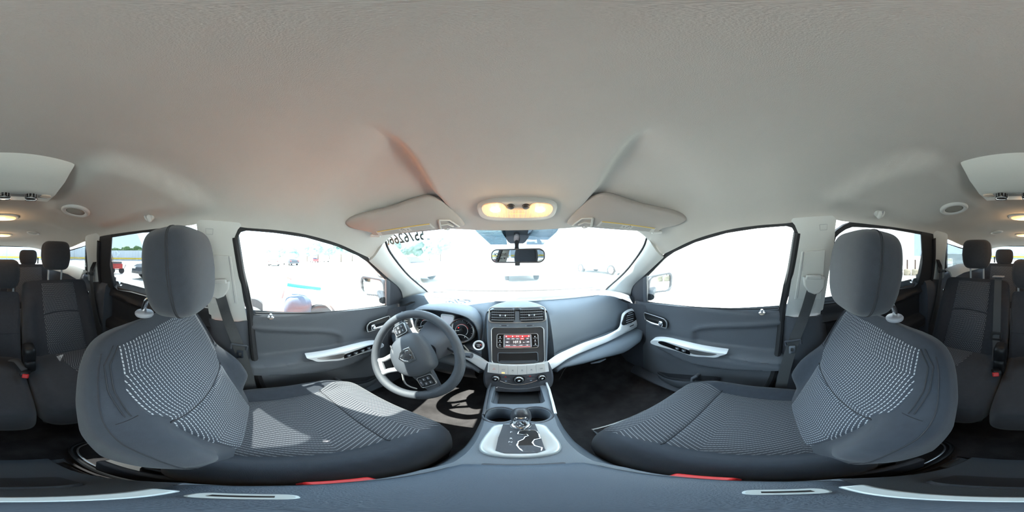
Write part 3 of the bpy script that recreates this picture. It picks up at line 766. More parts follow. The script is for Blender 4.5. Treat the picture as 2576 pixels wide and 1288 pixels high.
# ---- instrument hood and cluster (driver's side)
rim = [(-.505, .705, .985), (-.502, .69, 1.03), (-.47, .68, 1.052), (-.41, .675, 1.066), (-.34, .672, 1.071), (-.27, .675, 1.066), (-.215, .68, 1.050), (-.180, .688, 1.010), (-.168, .695, .955), (-.172, .70, .90)]
rimc = crom(rim, 6); n = len(rimc); rows = []
for k, p in enumerate(rimc):
    t = k / (n - 1); c = Vector((-.337, p.y, .97)); o = (p - c).normalized()
    edge = max(abs(2 * t - 1) - .5, 0) * 2
    r = [p + Vector((0, .075, 0)) - o * .030, p + Vector((0, .03, 0)) - o * .014, p - o * .004, p + Vector((0, -.006, 0)) + o * .004, p + Vector((0, .004, 0)) + o * .012, p + Vector((0, .05, 0)) + o * .016, p + Vector((0, .12, 0)) + o * .010, p + Vector((0, .20, 0)) - o * .015]
    rows.append(r)
O('instrument_hood', MB().grid(rows), DASH, dash, ang=60)
mb = MB(); mb.fan([p + Vector((0, .062, 0)) for p in rimc], True); O('cluster_panel', mb, DASH2, dash, smooth=False)
GW = (-.42 * 0, .30, .954)
def gauge(c, r, kind):
    fr = FR(c, (1, 0, 0), (0, .30, .954)); g = None
    mb = MB(); mb.lathe([(r * .86, .004), (r * .88, .014), (r * .94, .020), (r, .016), (r * 1.03, -.005), (r * 1.05, -.03)], fr.o, fr.n, 40, capa=False, capb=False)
    g = O('gauge_ring', mb, SATIN, dash, ang=60)
    O('gauge_face', MB().lathe([(r * .87, 0), (r * .87, .005)], fr.o, fr.n, 40), GBLACK, g, ang=30)
    tk = MB()
    for k in range(25):
        a = math.radians(225 - 270 * k / 24); L_ = .80 if k % 3 else .76
        tk.tube([fr(cos(a) * r * .83, sin(a) * r * .83, .006), fr(cos(a) * r * L_, sin(a) * r * L_, .006)], r * (.010 if k % 3 else .018), 4)
    O('gauge_ticks', tk, WHITEP, g, kind='stuff')
    arc = [fr(cos(math.radians(a)) * r * .47, sin(math.radians(a)) * r * .47, .0065) for a in range(-40, 221, 10)]
    O('inner_arc', MB().tube(arc, r * .016, 5), WHITEP, g)
    arc = [fr(cos(math.radians(a)) * r * .52, sin(math.radians(a)) * r * .52, .0065) for a in range(20, 150, 10)]
    O('red_arc', MB().tube(arc, r * .014, 5), RED, g)
    arc = [fr(cos(math.radians(a)) * r * .62, -r * .85 + sin(math.radians(a)) * r * .5, .0065) for a in range(30, 151, 10)]
    O('lower_arc', MB().tube(arc, r * .022, 5), WHITEP, g)
    a = math.radians(190 if kind == 'r' else 205)
    O('needle', MB().tube([fr(0, 0, .010), fr(cos(a) * r * .72, sin(a) * r * .72, .010)], [r * .03, r * .012], 6), WHITEP, g)
    O('needle_hub', MB().lathe([(r * .16, .004), (r * .15, .012), (r * .10, .014)], fr.o, fr.n, 20), BLACK, g, ang=50)
    text('gauge_letter', 'E', r * .17, WHITEP, fr(-r * .3, -r * .52, .007), fr.u, fr.w, g)
    text('gauge_letter', 'F', r * .17, WHITEP, fr(r * .3, -r * .52, .007), fr.u, fr.w, g)
    if kind == 'r': O('warning_lamp', MB().lathe([(r * .05, .005), (r * .05, .008)], fr(-r * .25, r * .2, 0), fr.n, 10), mat('warning_red', (.8, .02, .02), .4, emit=(1, .03, .03), es=.6), g)
gauge(PY(1162, 831, .70), .062, 'r'); gauge(PY(1072, 818, .725), .062, 'l')
fr = FR(PY(1125, 812, .712), (1, 0, 0), (0, .30, .954))
mb = MB(); ring(mb, fr, rrect(.070, .092, .010), rrect(.054, .070, .004), -.01, .010); ds = O('display_frame', mb, SILVER, dash, bev=.002)
O('display_glass', MB().prism(fr.pts(rrect(.056, .072, .004), .002), fr.n * .002), mat('lcd_grey', (.30, .34, .40), .2, emit=(.55, .62, .72), es=.35), ds, smooth=False)
mb = MB(); lo = [PY(1035, 826, .715), PY(1050, 842, .70), PY(1075, 850, .695), PY(1105, 843, .70), PY(1130, 846, .69), PY(1160, 866, .675)]
mb.tube(crom(lo, 5), .006, 8); O('cluster_bezel', mb, SILVER, dash)
# ---- start button
fr = FR(PL(1204, 869, (0, .655, .95), (0, 1, -.458)), (1, .12, 0), (0, .458, 1))
b = O('start_ring', MB().lathe([(.024, -.012), (.024, .004), (.021, .009), (.0165, .007), (.0155, .002)], fr.o, fr.n, 32), SILVER, dash, ang=60)
b2 = O('start_button', MB().lathe([(.0155, -.002), (.0152, .006), (.013, .0075)], fr.o, fr.n, 28), GBLACK, b, ang=50)
text('button_text', 'ENGINE', .0052, WHITEP, fr(0, .0055, .0079), fr.u, fr.w, b2); text('button_text', 'START', .0052, WHITEP, fr(0, 0, .0079), fr.u, fr.w, b2); text('button_text', 'STOP', .0052, WHITEP, fr(0, -.0055, .0079), fr.u, fr.w, b2)
O('status_lamp', MB().lathe([(.0016, .007), (.0016, .0083)], fr(.0098, .0035), fr.n, 8), mat('warning_red', (1, 0, 0)), b2)
# ---- steering column cowl and stalks
mb = MB(); rows = []
for y, z, w, h in ((.56, .895, .055, .05), (.62, .905, .075, .065), (.70, .90, .10, .08), (.78, .90, .12, .10)):
    rows.append([Vector((-.36 + w * math.copysign(abs(cos(a)) ** .5, cos(a)), y, z + h * math.copysign(abs(sin(a)) ** .5, sin(a)))) for a in [2 * PI * k / 24 for k in range(24)]])
mb.grid(rows, cu=True, flip=True); mb.fan(rows[0]); O('column_cowl', mb, DASH2, dash, ang=50)
a = PY(1150, 905, .60); mb = MB().tube([Vector((-.29, .63, .90)), Vector((-.22, .60, .895)), Vector((-.17, .585, .905))], [.008, .009, .012], 10); O('wiper_stalk', mb, DASH2, dash, ang=50)
mb = MB().tube([Vector((-.43, .63, .92)), Vector((-.51, .60, .925)), Vector((-.56, .585, .935))], [.008, .009, .012], 10); O('indicator_stalk', mb, DASH2, dash, ang=50)
mb = MB().tube([PY(1179, 883, .63), PY(1166, 868, .64)], .004, 6); O('stalk_lever', mb, SATIN, dash)
mb = MB(); rows = []
for x, in ((-.56,), (-.46,), (-.36,), (-.26,), (-.18,)):
    rows.append([Vector((x, y, z)) for y, z in ((LY(x) + .0, LZ(x) - .01), (.655, .78), (.66, .72), (.70, .66), (.85, .62))])
O('knee_panel', MB().sheet(rows, .01), DASH2, dash, ang=60)

# ---- centre stack
SN = Vector((0, -1, .458)).normalized()
ST = FR((0, .72, 1.09), (1, 0, 0), (0, .458, 1))
def st(px, py, c=0.0):
    p = PL(px, py, (0, .72, 1.09), SN) - ST.o; return (p.dot(ST.u), p.dot(ST.w))
half = [(0, -.008), (.06, -.009), (.11, -.012), (.127, -.020), (.132, -.05), (.129, -.12), (.118, -.20), (.110, -.262)]
hc = [(p.x, p.y) for p in crom([Vector((a, b, 0)) for a, b in half], 4)]
outl = [(-a, b) for a, b in hc[::-1]] + hc[1:]
outl = outl[::-1]
mb = MB(); slab(mb, ST, outl, -.14, .004, .008); cs = O('centre_stack', mb, DASH, dash, ang=40)
mb = MB(); mb.tube([ST(a * 1.035, b + .002, -.003) for a, b in outl[6:-6]], .0015, 5); O('stack_seam', mb, RUBBER, dash)
rows = []
for i in range(11):
    r = i / 10; rr_ = []
    for k in range(33):
        a = PI * k / 32; x = .131 * r * cos(a); y = .712 + (.150 * r * sin(a) ** .9)
        z = 1.086 + .010 * (y - .712) / .15 + .007 * (1 - r ** 2) * sin(a) - .010 * r ** 8
        rr_.append(Vector((x, y, z)))
    rows.append(rr_)
rows.append([v + Vector((0, 0, -.05)) for v in rows[-1]])
O('stack_cap', MB().grid(rows), DASH, dash, ang=60)
half = [(.118, -.262), (.127, -.31), (.125, -.355), (.112, -.39), (.08, -.405), (0, -.410)]
hc = [(p.x, p.y) for p in crom([Vector((a, b, 0)) for a, b in half], 4)]
lo = [(-a, b) for a, b in hc] ; lo = lo + hc[::-1][1:]
mb = MB(); slab(mb, ST, lo, -.14, .006, .008); hv = O('climate_panel', mb, DASH2, dash, ang=40)
O('panel_line', MB().tube([ST(x, -.386 + .012 * (x / .08) ** 2, .008) for x in [-.075 + i * .01 for i in range(17)]], .001, 5), GREYP, hv)
# vents
for sgn, (x0, x1) in ((-1, st(1233, 793)[:1] + st(1298, 793)[:1]), (1, st(1304, 793)[:1] + st(1369, 793)[:1])):
    cx_, w_ = (x0 + x1) / 2, (x1 - x0) * .92; cy_ = (st(1300, 776)[1] + st(1300, 810)[1]) / 2; h_ = (st(1300, 776)[1] - st(1300, 810)[1])
    f2 = FR(ST(cx_, cy_, .004), ST.u, ST.w)
    o1 = rrect(w_, h_, .014, 5); 
    o1 = [(a + (.006 * (b / h_) * sgn * -1 if a * sgn > 0 else 0), b) for a, b in o1]
    vb = O('centre_vent', slab(MB(), f2, o1, -.004, .0012), BLACK, dash, smooth=False)
    for k in range(5):
        yy = lerp(h_ * .40, -h_ * .36, k / 4)
        O('slat', MB().box(f2(0, yy, .003), (w_ * .94, .0035, .012), f2.R() @ Matrix.Rotation(.35, 3, 'X')), SATIN if False else mat('slat_grey', (.20, .21, .23), .35), vb, bev=.001)
    bars = MB()
    for k in range(12): bars.box(f2(lerp(-w_ * .44, w_ * .44, k / 11), 0, .0012), (.0022, h_ * .86, .002), f2.R())
    O('rear_bars', bars, DASH2, vb, smooth=False, kind='stuff')
    t = O('vent_tab', MB().box(f2(0, -.003, .011), (.020, .008, .006), f2.R()), DASH2, vb, bev=.002)
    for e in (-1, 1): O('tab_end', MB().box(f2(e * .011, -.003, .0115), (.006, .0095, .005), f2.R()), SATIN, t, bev=.002)
xa, xb = st(1229, 793)[0], st(1373, 793)[0]; cy_ = (st(1300, 774)[1] + st(1300, 812)[1]) / 2; hh = st(1300, 773)[1] - st(1300, 813)[1]
f2 = FR(ST((xa + xb) / 2, cy_, .004), ST.u, ST.w); o1 = rrect(xb - xa, hh, .018, 6); o2 = rrect(xb - xa - .010, hh - .008, .015, 6)
O('vent_surround', ring(MB(), f2, o1, o2, -.003, .004), SATIN, dash, bev=.001)
for px in (1268, 1332):
    c = st(px, 819); f2 = FR(ST(c[0], c[1], .004), ST.u, ST.w)
    tw = O('vent_thumbwheel', slab(MB(), f2, rrect(.020, .006, .002), -.002, .002, .0006), DASH2, dash)
    for e in (-1, 1):
        O('wheel_mark', MB().box(f2(e * .016, 0, .0004), (.0045, .004, .0006), f2.R()), GREYP, tw, smooth=False)
# radio
xa, xb = st(1238, 830)[0], st(1366, 830)[0]; yt, yb = st(1300, 824)[1], st(1300, 916)[1]
f2 = FR(ST((xa + xb) / 2, (yt + yb) / 2, .004), ST.u, ST.w); w_, h_ = xb - xa, yt - yb
def tap(o, k=.10): return [(a * (1 + k * b / h_), b) for a, b in o]
bz = O('radio_bezel', ring(MB(), f2, tap(rrect(w_, h_, .018, 6)), tap(rrect(w_ - .007, h_ - .004, .016, 6)), -.003, .0035), SATIN, dash, bev=.001)
O('radio_panel', slab(MB(), f2, tap(rrect(w_ - .006, h_ - .003, .016, 6)), -.003, .0012), mat('radio_plastic', (.045, .047, .052), .4), dash, smooth=False)
xa, xb = st(1250, 855)[0], st(1354, 855)[0]; yt, yb = st(1300, 840)[1], st(1300, 876)[1]
f3 = FR(ST((xa + xb) / 2, (yt + yb) / 2, .0055), ST.u, ST.w); w3, h3 = xb - xa, yt - yb
O('unit_rim', ring(MB(), f3, tap(rrect(w3, h3, .010, 5), .05), tap(rrect(w3 - .004, h3 - .004, .009, 5), .05), -.003, .0028), SATIN, dash, bev=.0008)
ru = O('radio_unit', slab(MB(), f3, tap(rrect(w3 - .003, h3 - .003, .010, 5), .05), -.003, .0015), GBLACK, dash, smooth=False)
sw_, sh_ = .104 * .97, .0545; SCRN = mat('screen_dark', (.01, .01, .012), .25, emit=(.05, .05, .06), es=1.0)
O('screen_edge', slab(MB(), f3, rrect(sw_ + .012, sh_ + .004, .003, 2), .0014, .0022), mat('screen_silver', (.42, .43, .46), .35), ru, smooth=False)
scr = O('display', slab(MB(), f3, rrect(sw_, sh_, .002, 2), .002, .0028), SCRN, dash, smooth=False)
SRED = mat('screen_red', (.3, .02, .02), .3, emit=(.62, .05, .06), es=1.0); SWH = mat('screen_white', (.8, .8, .8), .3, emit=(1, 1, 1), es=1.1); SGR = mat('screen_key', (.05, .05, .06), .3, emit=(.11, .11, .13), es=1.0); SLR = mat('screen_glow', (.3, .05, .05), .3, emit=(.9, .18, .18), es=1)
def skey(n, x, y, w, h, m, c=.0029): return O(n, slab(MB(), f3, [(x + a, y + b) for a, b in rrect(w, h, .001, 2)], c - .0003, c + .0002), m, scr, smooth=False)
skey('screen_bar', 0, .0225, sw_ * .99, .009, SRED); skey('screen_bar', 0, -.0258, sw_ * .99, .0025, SLR)
for k in range(4): skey('screen_key', -.037 + k * .0185, .0115, .017, .008, SRED if k == 3 else SGR)
skey('screen_key', .040, .0115, .014, .008, SGR); skey('screen_key', -.040, -.004, .017, .010, SGR); skey('screen_key', .040, -.004, .017, .010, SGR)
for k in range(4): skey('screen_key', -.038 + k * .0253, -.019, .0235, .0085, SGR)
text('screen_text', '107.5', .0155, SWH, f3(-.003, -.004, .0034), f3.u, f3.w, scr)
text('screen_text', 'FM', .005, SWH, f3(.0245, -.006, .0034), f3.u, f3.w, scr)
text('screen_text', '4:14', .0072, SWH, f3(.0, .0225, .0034), f3.u, f3.w, scr)
for k, s_ in enumerate(('100.3', '102.5', '104.1', '107.5')): text('screen_text', s_, .0048, SWH, f3(-.037 + k * .0185, .0115, .0034), f3.u, f3.w, scr)
text('screen_text', 'AM', .0048, SWH, f3(.040, .0115, .0034), f3.u, f3.w, scr)
for k, s_ in enumerate(('Browse', 'Tune', 'Audio', 'Info')): text('screen_text', s_, .0048, SWH, f3(-.038 + k * .0253, -.019, .0034), f3.u, f3.w, scr)
for x in (-.040, .040):
    for d in (-.002, .002):
        e = 1 if x > 0 else -1
        O('arrow_mark', MB().prism([f3(x + d, -.0015, .0032), f3(x + d + e * .0038, -.004, .0032), f3(x + d, -.0065, .0032)], f3.n * .0003), SWH, scr, smooth=False)
for x, e in ((-.045, 1), (-.02, 1), (.02, 1), (.045, 1)):
    O('status_mark', MB().prism([f3(x - .003, .020, .0032), f3(x + .003, .020, .0032), f3(x, .0255, .0032)], f3.n * .0003), SWH, scr, smooth=False)
for sgn, names in ((-1, ('RADIO', 'PLAYER', 'MORE')), (1, ('CLIMATE', 'NAV', 'SETTINGS'))):
    for k, nm in enumerate(names):
        x = sgn * .0705; y = .0165 - k * .0175
        key = O('hard_key', slab(MB(), f3, [(x + a, y + b) for a, b in rrect(.022, .0155, .002, 2)], .001, .0026), GBLACK, ru, bev=.0006, smooth=False)
        text('key_text', nm, .0042, WHITEP, f3(x, y - .005, .0030), f3.u, f3.w, key)
        O('key_icon', MB().lathe([(.0028, 0), (.0028, .0004)], f3(x, y + .0025, .0026), f3.n, 6), WHITEP, key, smooth=False)
# storage tray under the radio
xa, xb = st(1254, 900)[0], st(1352, 900)[0]; yt, yb = st(1300, 888)[1], st(1300, 911)[1]
f4 = FR(ST((xa + xb) / 2, (yt + yb) / 2, .0048), ST.u, ST.w); w4, h4 = xb - xa, yt - yb
tr = O('tray_rim', ring(MB(), f4, tap(rrect(w4 + .006, h4 + .005, .009, 4), .05), tap(rrect(w4, h4, .006, 4), .05), -.002, .003), DASH, dash, bev=.001)
mb = MB(); a = f4.pts(rrect(w4, h4, .006, 4), .0012); O('tray_cavity', MB().prism(a, f4.n * .0006), BLACK, tr, smooth=False)
O('tray_floor', MB().prism([f4(-w4 * .48, -h4 * .48, .0021), f4(w4 * .48, -h4 * .48, .0021), f4(w4 * .44, -h4 * .30, .0021), f4(-w4 * .44, -h4 * .30, .0021)], f4.n * .0008), DASH2, tr, smooth=False)
# row of six silver keys continuing the band
for k in range(6):
    x = lerp(-.088, .082, k / 5); y0 = -.262 - .006 * (1 - (x / .1) ** 2)
    f5 = FR(ST(x, y0 - .020, .008), ST.u, ST.w); w_, h_ = .0335, .044
    key = O('console_key', slab(MB(), f5, rrect(w_, h_, .002, 2), -.012, .004, .0012), mat('key_silver', (.72, .72, .71), .38, metal=.2), dash, smooth=False)
    if k == 0: O('hazard_mark', MB().tube([f5(cos(a) * .0055, sin(a) * .0055 - .002, .0044) for a in (PI / 2, PI / 2 + 2.094, PI / 2 + 4.189)], .0006, 4, closed=True), RED, key)
    elif k == 1:
        text('key_text', 'A/C', .008, GREYP, f5(0, -.001, .0043), f5.u, f5.w, key)
        O('key_lamp', MB().box(f5(0, -.016, .0042), (.011, .005, .001), f5.R()), mat('amber_lamp', (1, .5, .1), .4, emit=(1.0, .55, .15), es=1.6), key, bev=.001)
    elif k == 5: text('key_text', 'OFF', .006, GREYP, f5(.003, -.002, .0043), f5.u, f5.w, key)
    else:
        O('key_icon', MB().prism([f5(-.004, .001, .0042), f5(.004, .001, .0042), f5(.002, -.003, .0042), f5(-.002, -.003, .0042)], f5.n * .0003), GREYP, key, smooth=False)
        O('key_icon', MB().box(f5(0, -.006, .0043), (.009, .0012, .0004), f5.R()), GREYP, key, smooth=False)
        O('key_dot', MB().box(f5(0, -.0125, .0043), (.0016, .0012, .0004), f5.R()), GREYP, key, smooth=False)
bl = [ST(x, -.262 - .006 * (1 - (x / .1) ** 2) - .018, .004) for x in (-.112, -.06, 0, .06, .112)]
rows = [[p + ST.w * .024 + ST.n * .0, p + ST.w * .024 + ST.n * .006, p - ST.w * .026 + ST.n * .006, p - ST.w * .026] for p in bl]
O('key_base', MB().grid(rows), SILVER, dash, ang=30)
# knobs and climate marks
for px, py, r in ((1248, 950, .0135), (1305.5, 953, .0165), (1362, 948, .0135)):
    c = st(px, py); f6 = FR(ST(c[0], c[1], .006), ST.u, ST.w)
    O('knob_well', MB().lathe([(r * 1.25, -.002), (r * 1.25, .0008)], f6.o, f6.n, 28), BLACK, dash, ang=30)
    kb = O('climate_knob', MB().lathe([(r, 0), (r * 1.0, .010), (r * .93, .016), (r * .8, .018)], f6.o, f6.n, 36, capb=False), SATIN, dash, ang=60)
    O('knob_cap', MB().lathe([(r * .82, .015), (r * .78, .0185), (r * .6, .0195)], f6.o, f6.n, 30), GBLACK, kb, ang=50)
    O('knob_icon', MB().prism([f6(-r * .32, -r * .15, .0197), f6(r * .05, -r * .3, .0197), f6(r * .36, r * .12, .0197), f6(0, r * .18, .0197)], f6.n * .0004), WHITEP, kb, smooth=False)
for x, dy, m in ((-.046, .006, RED), (.042, .008, RED), (-.044, -.012, mat('blue_mark', (.45, .6, .75), .5)), (.044, -.010, MATS['blue_mark'])):
    c = st(1303, 951); e = 1 if dy > 0 else -1; f6 = FR(ST(x, c[1] + dy, .0068), ST.u, ST.w)
    O('temperature_mark', MB().prism([f6(-.005, 0), f6(.005, 0), f6(0, e * .005)] if e > 0 else [f6(.005, 0), f6(-.005, 0), f6(0, e * .005)], f6.n * .0004), m, hv, smooth=False)
c = st(1303, 951)
O('chrome_arc', MB().tube([ST(x, c[1] - .030 + .022 * (x / .07) ** 2 - .002, .008) for x in [-.066 + i * .0066 for i in range(21)]], .0018, 6), CHROME, hv)
for sgn in (-1, 1):
    for dy in (.015, -.003): O('climate_line', MB().box(ST(sgn * .045, c[1] + dy, .0066), (.030, .001, .0006), ST.R()), GREYP, hv, smooth=False)
p = st(1250, 974); O('light_spot', MB().lathe([(.003, 0), (.002, .001)], ST(p[0], p[1], .006), ST.n, 10), WHITEP, hv)
# ================================================================== STEERING WHEEL
tl = math.radians(24)
W0 = FR((-.372, .49, .908), (1, 0, 0), (0, sin(tl), cos(tl)))
ra = math.radians(-47)
WF = FR(W0.o, W0.u * cos(ra) + W0.w * sin(ra), W0.w * cos(ra) - W0.u * sin(ra))
wheel = T('steering_wheel', W0(0, 0, -.06), label='dark grey steering wheel turned to the right, with chrome shield emblem', cat='steering wheel')
LEATHER = mat('wheel_leather', (.075, .085, .10), .42, bump=.5, bscale=800, spec=.5)
PADM = mat('wheel_pad', (.075, .085, .10), .5, bump=.35, bscale=700, spec=.45)
RM = .189
mb = MB(); path = [WF(cos(a) * RM, sin(a) * RM, 0) for a in [2 * PI * k / 72 for k in range(72)]]
mb.tube(path, [.0185 + .0018 * (abs(cos(2 * PI * k / 72)) ** 8) for k in range(72)], 14, closed=True)
O('rim', mb, LEATHER, wheel, ang=80)
# airbag pad: domed shield
pad = [(-.085, .062), (-.05, .080), (0, .085), (.05, .080), (.085, .062), (.098, .01), (.086, -.05), (.045, -.085), (0, -.092), (-.045, -.085), (-.086, -.05), (-.098, .01)]
pc = [(p.x, p.y) for p in crom([Vector((a, b, 0)) for a, b in pad], 4, True)]
mb = MB(); rows = []
for sc, h in ((.96, -.03), (1.0, -.005), (.99, .008), (.95, .018), (.85, .026), (.65, .032), (.4, .035), (.15, .036)):
    rows.append(WF.pts([(a * sc, b * sc) for a, b in pc], h))
mb.grid(rows, cu=True); mb.fan(rows[-1]); mb.fan(rows[0], True)
hub = O('airbag_pad', mb, PADM, wheel, ang=60)
mb = MB(); mb.tube([WF(x, .028 - abs(x) * .05, .0345 - (x / .095) ** 2 * .022) for x in [-.093 + i * .0093 for i in range(21)] if abs(x) > .034 or False][:7], .001, 5)
mb.tube([WF(x, .028 - abs(x) * .05, .0345 - (x / .095) ** 2 * .022) for x in [.034 + i * .0095 for i in range(7)]], .001, 5)
O('pad_crease', mb, BLACK, hub, kind='stuff')
# emblem: shield with crossed bars and a ram-like head shape
sh = [(-.030, .030), (0, .033), (.030, .030), (.031, .0), (.020, -.022), (0, -.036), (-.020, -.022), (-.031, 0)]
sh2 = [(a * .78, b * .78) for a, b in sh]
mb = MB(); ring(mb, WF, sh, sh2, .030, .039); em = O('emblem', mb, CHROME, wheel, smooth=False, bev=.001)
O('emblem_field', MB().prism(WF.pts(sh2, .033), WF.n * .002), GBLACK, em, smooth=False)
mb = MB(); ramh = [(-.020, .020), (-.008, .024), (0, .018), (.008, .024), (.020, .020), (.022, .006), (.012, .002), (.007, -.010), (.004, -.022), (-.004, -.022), (-.007, -.010), (-.012, .002), (-.022, .006)]
mb.prism(WF.pts(ramh, .0345), WF.n * .004); O('emblem_head', mb, CHROME, em, smooth=False, bev=.001)
mb = MB(); mb.box(WF(0, 0, .0365), (.008, .058, .003), WF.R()); mb.box(WF(0, .003, .0365), (.050, .007, .003), WF.R()); O('emblem_cross', mb, CHROME, em, smooth=False)
for s in (-1, 1):
    # spoke with key pad
    o = [(s * .075, .045), (s * .12, .040), (s * .178, .030), (s * .180, -.012), (s * .12, -.030), (s * .08, -.045)]
    if s < 0: o = o[::-1]
    o = o[::-1]
    sp = O('spoke', slab(MB(), WF, o, -.014, .006, .003), PADM, wheel, ang=30)
    f = FR(WF(s * .128, .006, .008), WF.u, WF.w)
    kp = O('key_pad', slab(MB(), f, rrect(.046, .058, .008, 4), -.004, .004, .0015), BLACK, wheel, ang=30)
    O('pad_rim', ring(MB(), f, rrect(.050, .062, .009, 4), rrect(.046, .058, .008, 4), -.004, .004), SATIN, kp, bev=.0006)
    for (a, b, w, h) in ((-.010, .014, .014, .012), (.010, .014, .014, .012), (-.010, -.004, .014, .012), (.010, -.004, .014, .012), (0, -.020, .030, .010)):
        k = O('wheel_key', slab(MB(), f, [(a + x, b + y) for x, y in rrect(w, h, .003, 3)], .003, .0065, .001), DASH2, kp, ang=30)
        O('key_mark', MB().box(f(a, b, .0067), (.006, .0014, .0006), f.R()), WHITEP, k, smooth=False)
# lower twin spoke in silver
SIL2 = mat('spoke_silver', (.40, .41, .43), .42, metal=.2)
for s in (-1, 1):
    p = [WF(s * .040, -.070, -.004), WF(s * .034, -.105, -.004), WF(s * .030, -.14, -.003), WF(s * .036, -.178, 0)]
    O('lower_spoke', MB().tube(crom(p, 4), .012, 10, flat=.6, up=WF.n), SIL2, wheel, ang=60)
O('spoke_bridge', slab(MB(), WF, [(-.045, -.172), (-.03, -.150), (.03, -.150), (.045, -.172), (.03, -.181), (-.03, -.181)][::-1], -.006, .004, .002), SIL2, wheel, ang=30)
O('column_boss', MB().lathe([(.05, 0), (.055, -.03), (.05, -.10)], W0.o, W0.n, 24), DASH2, wheel, ang=60)
text('airbag_text', 'SRS AIRBAG', .009, GREYP, WF(-.05, -.055, .031), WF.u, WF.w, hub)
mb = MB().tube(crom([PY(1012, 940, .50), PY(1018, 962, .50), PY(1030, 972, .52), PY(1048, 978, .55)], 5), .004, 8)
wr = O('wire_loop', mb, mat('grey_cable', (.5, .5, .5), .5), label='short grey cable looped below the steering column', base=(-.3, .5, .7)); setp(wr, cat='cable')
# ================================================================== CONSOLE
def cut(o, cutters):
    """boolean difference applied at once; the cutters are removed"""
    obs = []
    for mb in cutters:
        me = bpy.data.meshes.new('c'); me.from_pydata(mb.v, [], mb.f); c = bpy.data.objects.new('c', me); COL.objects.link(c); c.location = wloc(o.parent) * 0 if o.parent else (0, 0, 0)
        bm = bmesh.new(); bm.from_mesh(me); bmesh.ops.remove_doubles(bm, verts=bm.verts, dist=1e-5); bmesh.ops.recalc_face_normals(bm, faces=bm.faces); bm.to_mesh(me); bm.free()
        m = o.modifiers.new('b', 'BOOLEAN'); m.operation = 'DIFFERENCE'; m.object = c; m.solver = 'EXACT'; obs.append(c)
    bpy.context.view_layer.update()
    me = bpy.data.meshes.new_from_object(o.evaluated_get(bpy.context.evaluated_depsgraph_get()))
    o.modifiers.clear(); o.data = me
    for c in obs: bpy.data.objects.remove(c)
    me.set_sharp_from_angle(angle=math.radians(35))
con = T('centre_console', (0, .15, .42), label='grey blue centre console with cup holders and shifter gate between the front seats', cat='console')
CP = [(.62, .725, .100), (.56, .752, .098), (.50, .775, .093), (.44, .783, .088), (.38, .787, .082), (.31, .790, .075), (.24, .793, .072), (.19, .797, .072), (.155, .800, .074), (.12, .795, .088), (.05, .79, .096), (-.045, .785, .098), (-.075, .74, .096), (-.12, .66, .094), (-.19, .55, .094), (-.29, .45, .094)]
rows = []
for y, z, w in CP:
    wb = .112 if y > .3 else .118
    half = [(0, z), (w * .5, z), (w - .010, z - .001), (w - .003, z - .004), (w, z - .012), (lerp(w, wb, .4), z - .09), (wb, z - .22), (wb + .004, .43), (wb + .004, .415)]
    rows.append([Vector((-a, y, b)) for a, b in half[::-1]] + [Vector((a, y, b)) for a, b in half[1:]])
mb = MB(); mb.grid(rows); mb.fan(rows[0], False); mb.fan(rows[-1], True)
mb.f.append(tuple([i * 17 for i in range(len(rows))][::-1] + [i * 17 + 16 for i in range(len(rows))]))
body = O('console_body', mb, DASH, None, ang=40)
bm = bmesh.new(); bm.from_mesh(body.data); bmesh.ops.recalc_face_normals(bm, faces=bm.faces); bm.to_mesh(body.data); bm.free()
cups = [(-.044, .366), (.036, .366)]
cut(body, [MB().lathe([(.030, .715), (.0365, .83)], (x, y, 0), (0, 0, 1), 40) for x, y in cups] + [MB().prism([Vector((a - .003, b, .70)) for a, b in [(-.064, .425), (.064, .425), (.073, .435), (.078, .59), (-.078, .59), (-.073, .435)]], Vector((0, 0, .13)))])
for v in body.data.vertices: v.co -= con.location
body.parent = con
for x, y in cups:
    c = O('cup_rim', MB().lathe([(.0365, .775), (.0372, .789), (.0405, .790), (.042, .787), (.042, .778)], (x, y, 0), (0, 0, 1), 40, False, False), DASH2, con, ang=60)
    O('cup_floor', MB().lathe([(.0302, .7155), (.0302, .7165)], (x, y, 0), (0, 0, 1), 30), BLACK, c)
O('bin_mat', MB().prism([Vector((a, b, .703)) for a, b in [(-.060, .432), (.060, .432), (.068, .585), (-.068, .585)]], Vector((0, 0, .002))), BLACK, con, smooth=False)
# crumbs and small litter lie in the bins
for s in (-1, 1):
    mb = MB(); mb.tube([Vector((s * .098, .57, .760)), Vector((s * .095, .50, .782)), Vector((s * .088, .42, .787)), Vector((s * .081, .36, .790))], .004, 6); O('side_rail', mb, SILVER if s > 0 else DASH2, con)
# shifter gate: pale surround, black plate, chrome zigzag slot
GF = FR((-.002, .247, .7945), (1, 0, 0), (0, 1, -.04))
outer = [(-.040, .070), (.040, .070), (.055, .035), (.058, -.02), (.045, -.052), (.015, -.064), (-.015, -.064), (-.045, -.052), (-.058, -.02), (-.055, .035)]
oc = [(p.x, p.y) for p in crom([Vector((a, b, 0)) for a, b in outer], 4, True)][::-1]
mb = MB(); rows = []
for sc, h in ((1.0, -.004), (1.0, .003), (.97, .0075), (.90, .009), (.80, .0075), (.62, .0055)): rows.append(GF.pts([(a * sc, b * sc) for a, b in oc], h))
mb.grid(rows, cu=True, flip=True); mb.fan(rows[-1], True)
sg = O('gate_surround', mb, mat('gate_silver', (.55, .60, .62), .35, metal=.3), con, ang=60)
pl_ = [(-.031, .068), (.031, .068), (.034, .01), (.032, -.04), (.020, -.050), (-.020, -.050), (-.032, -.04), (-.034, .01)]
O('gate_plate', slab(MB(), GF, pl_[::-1], .003, .0092), DASH2, con, smooth=False)
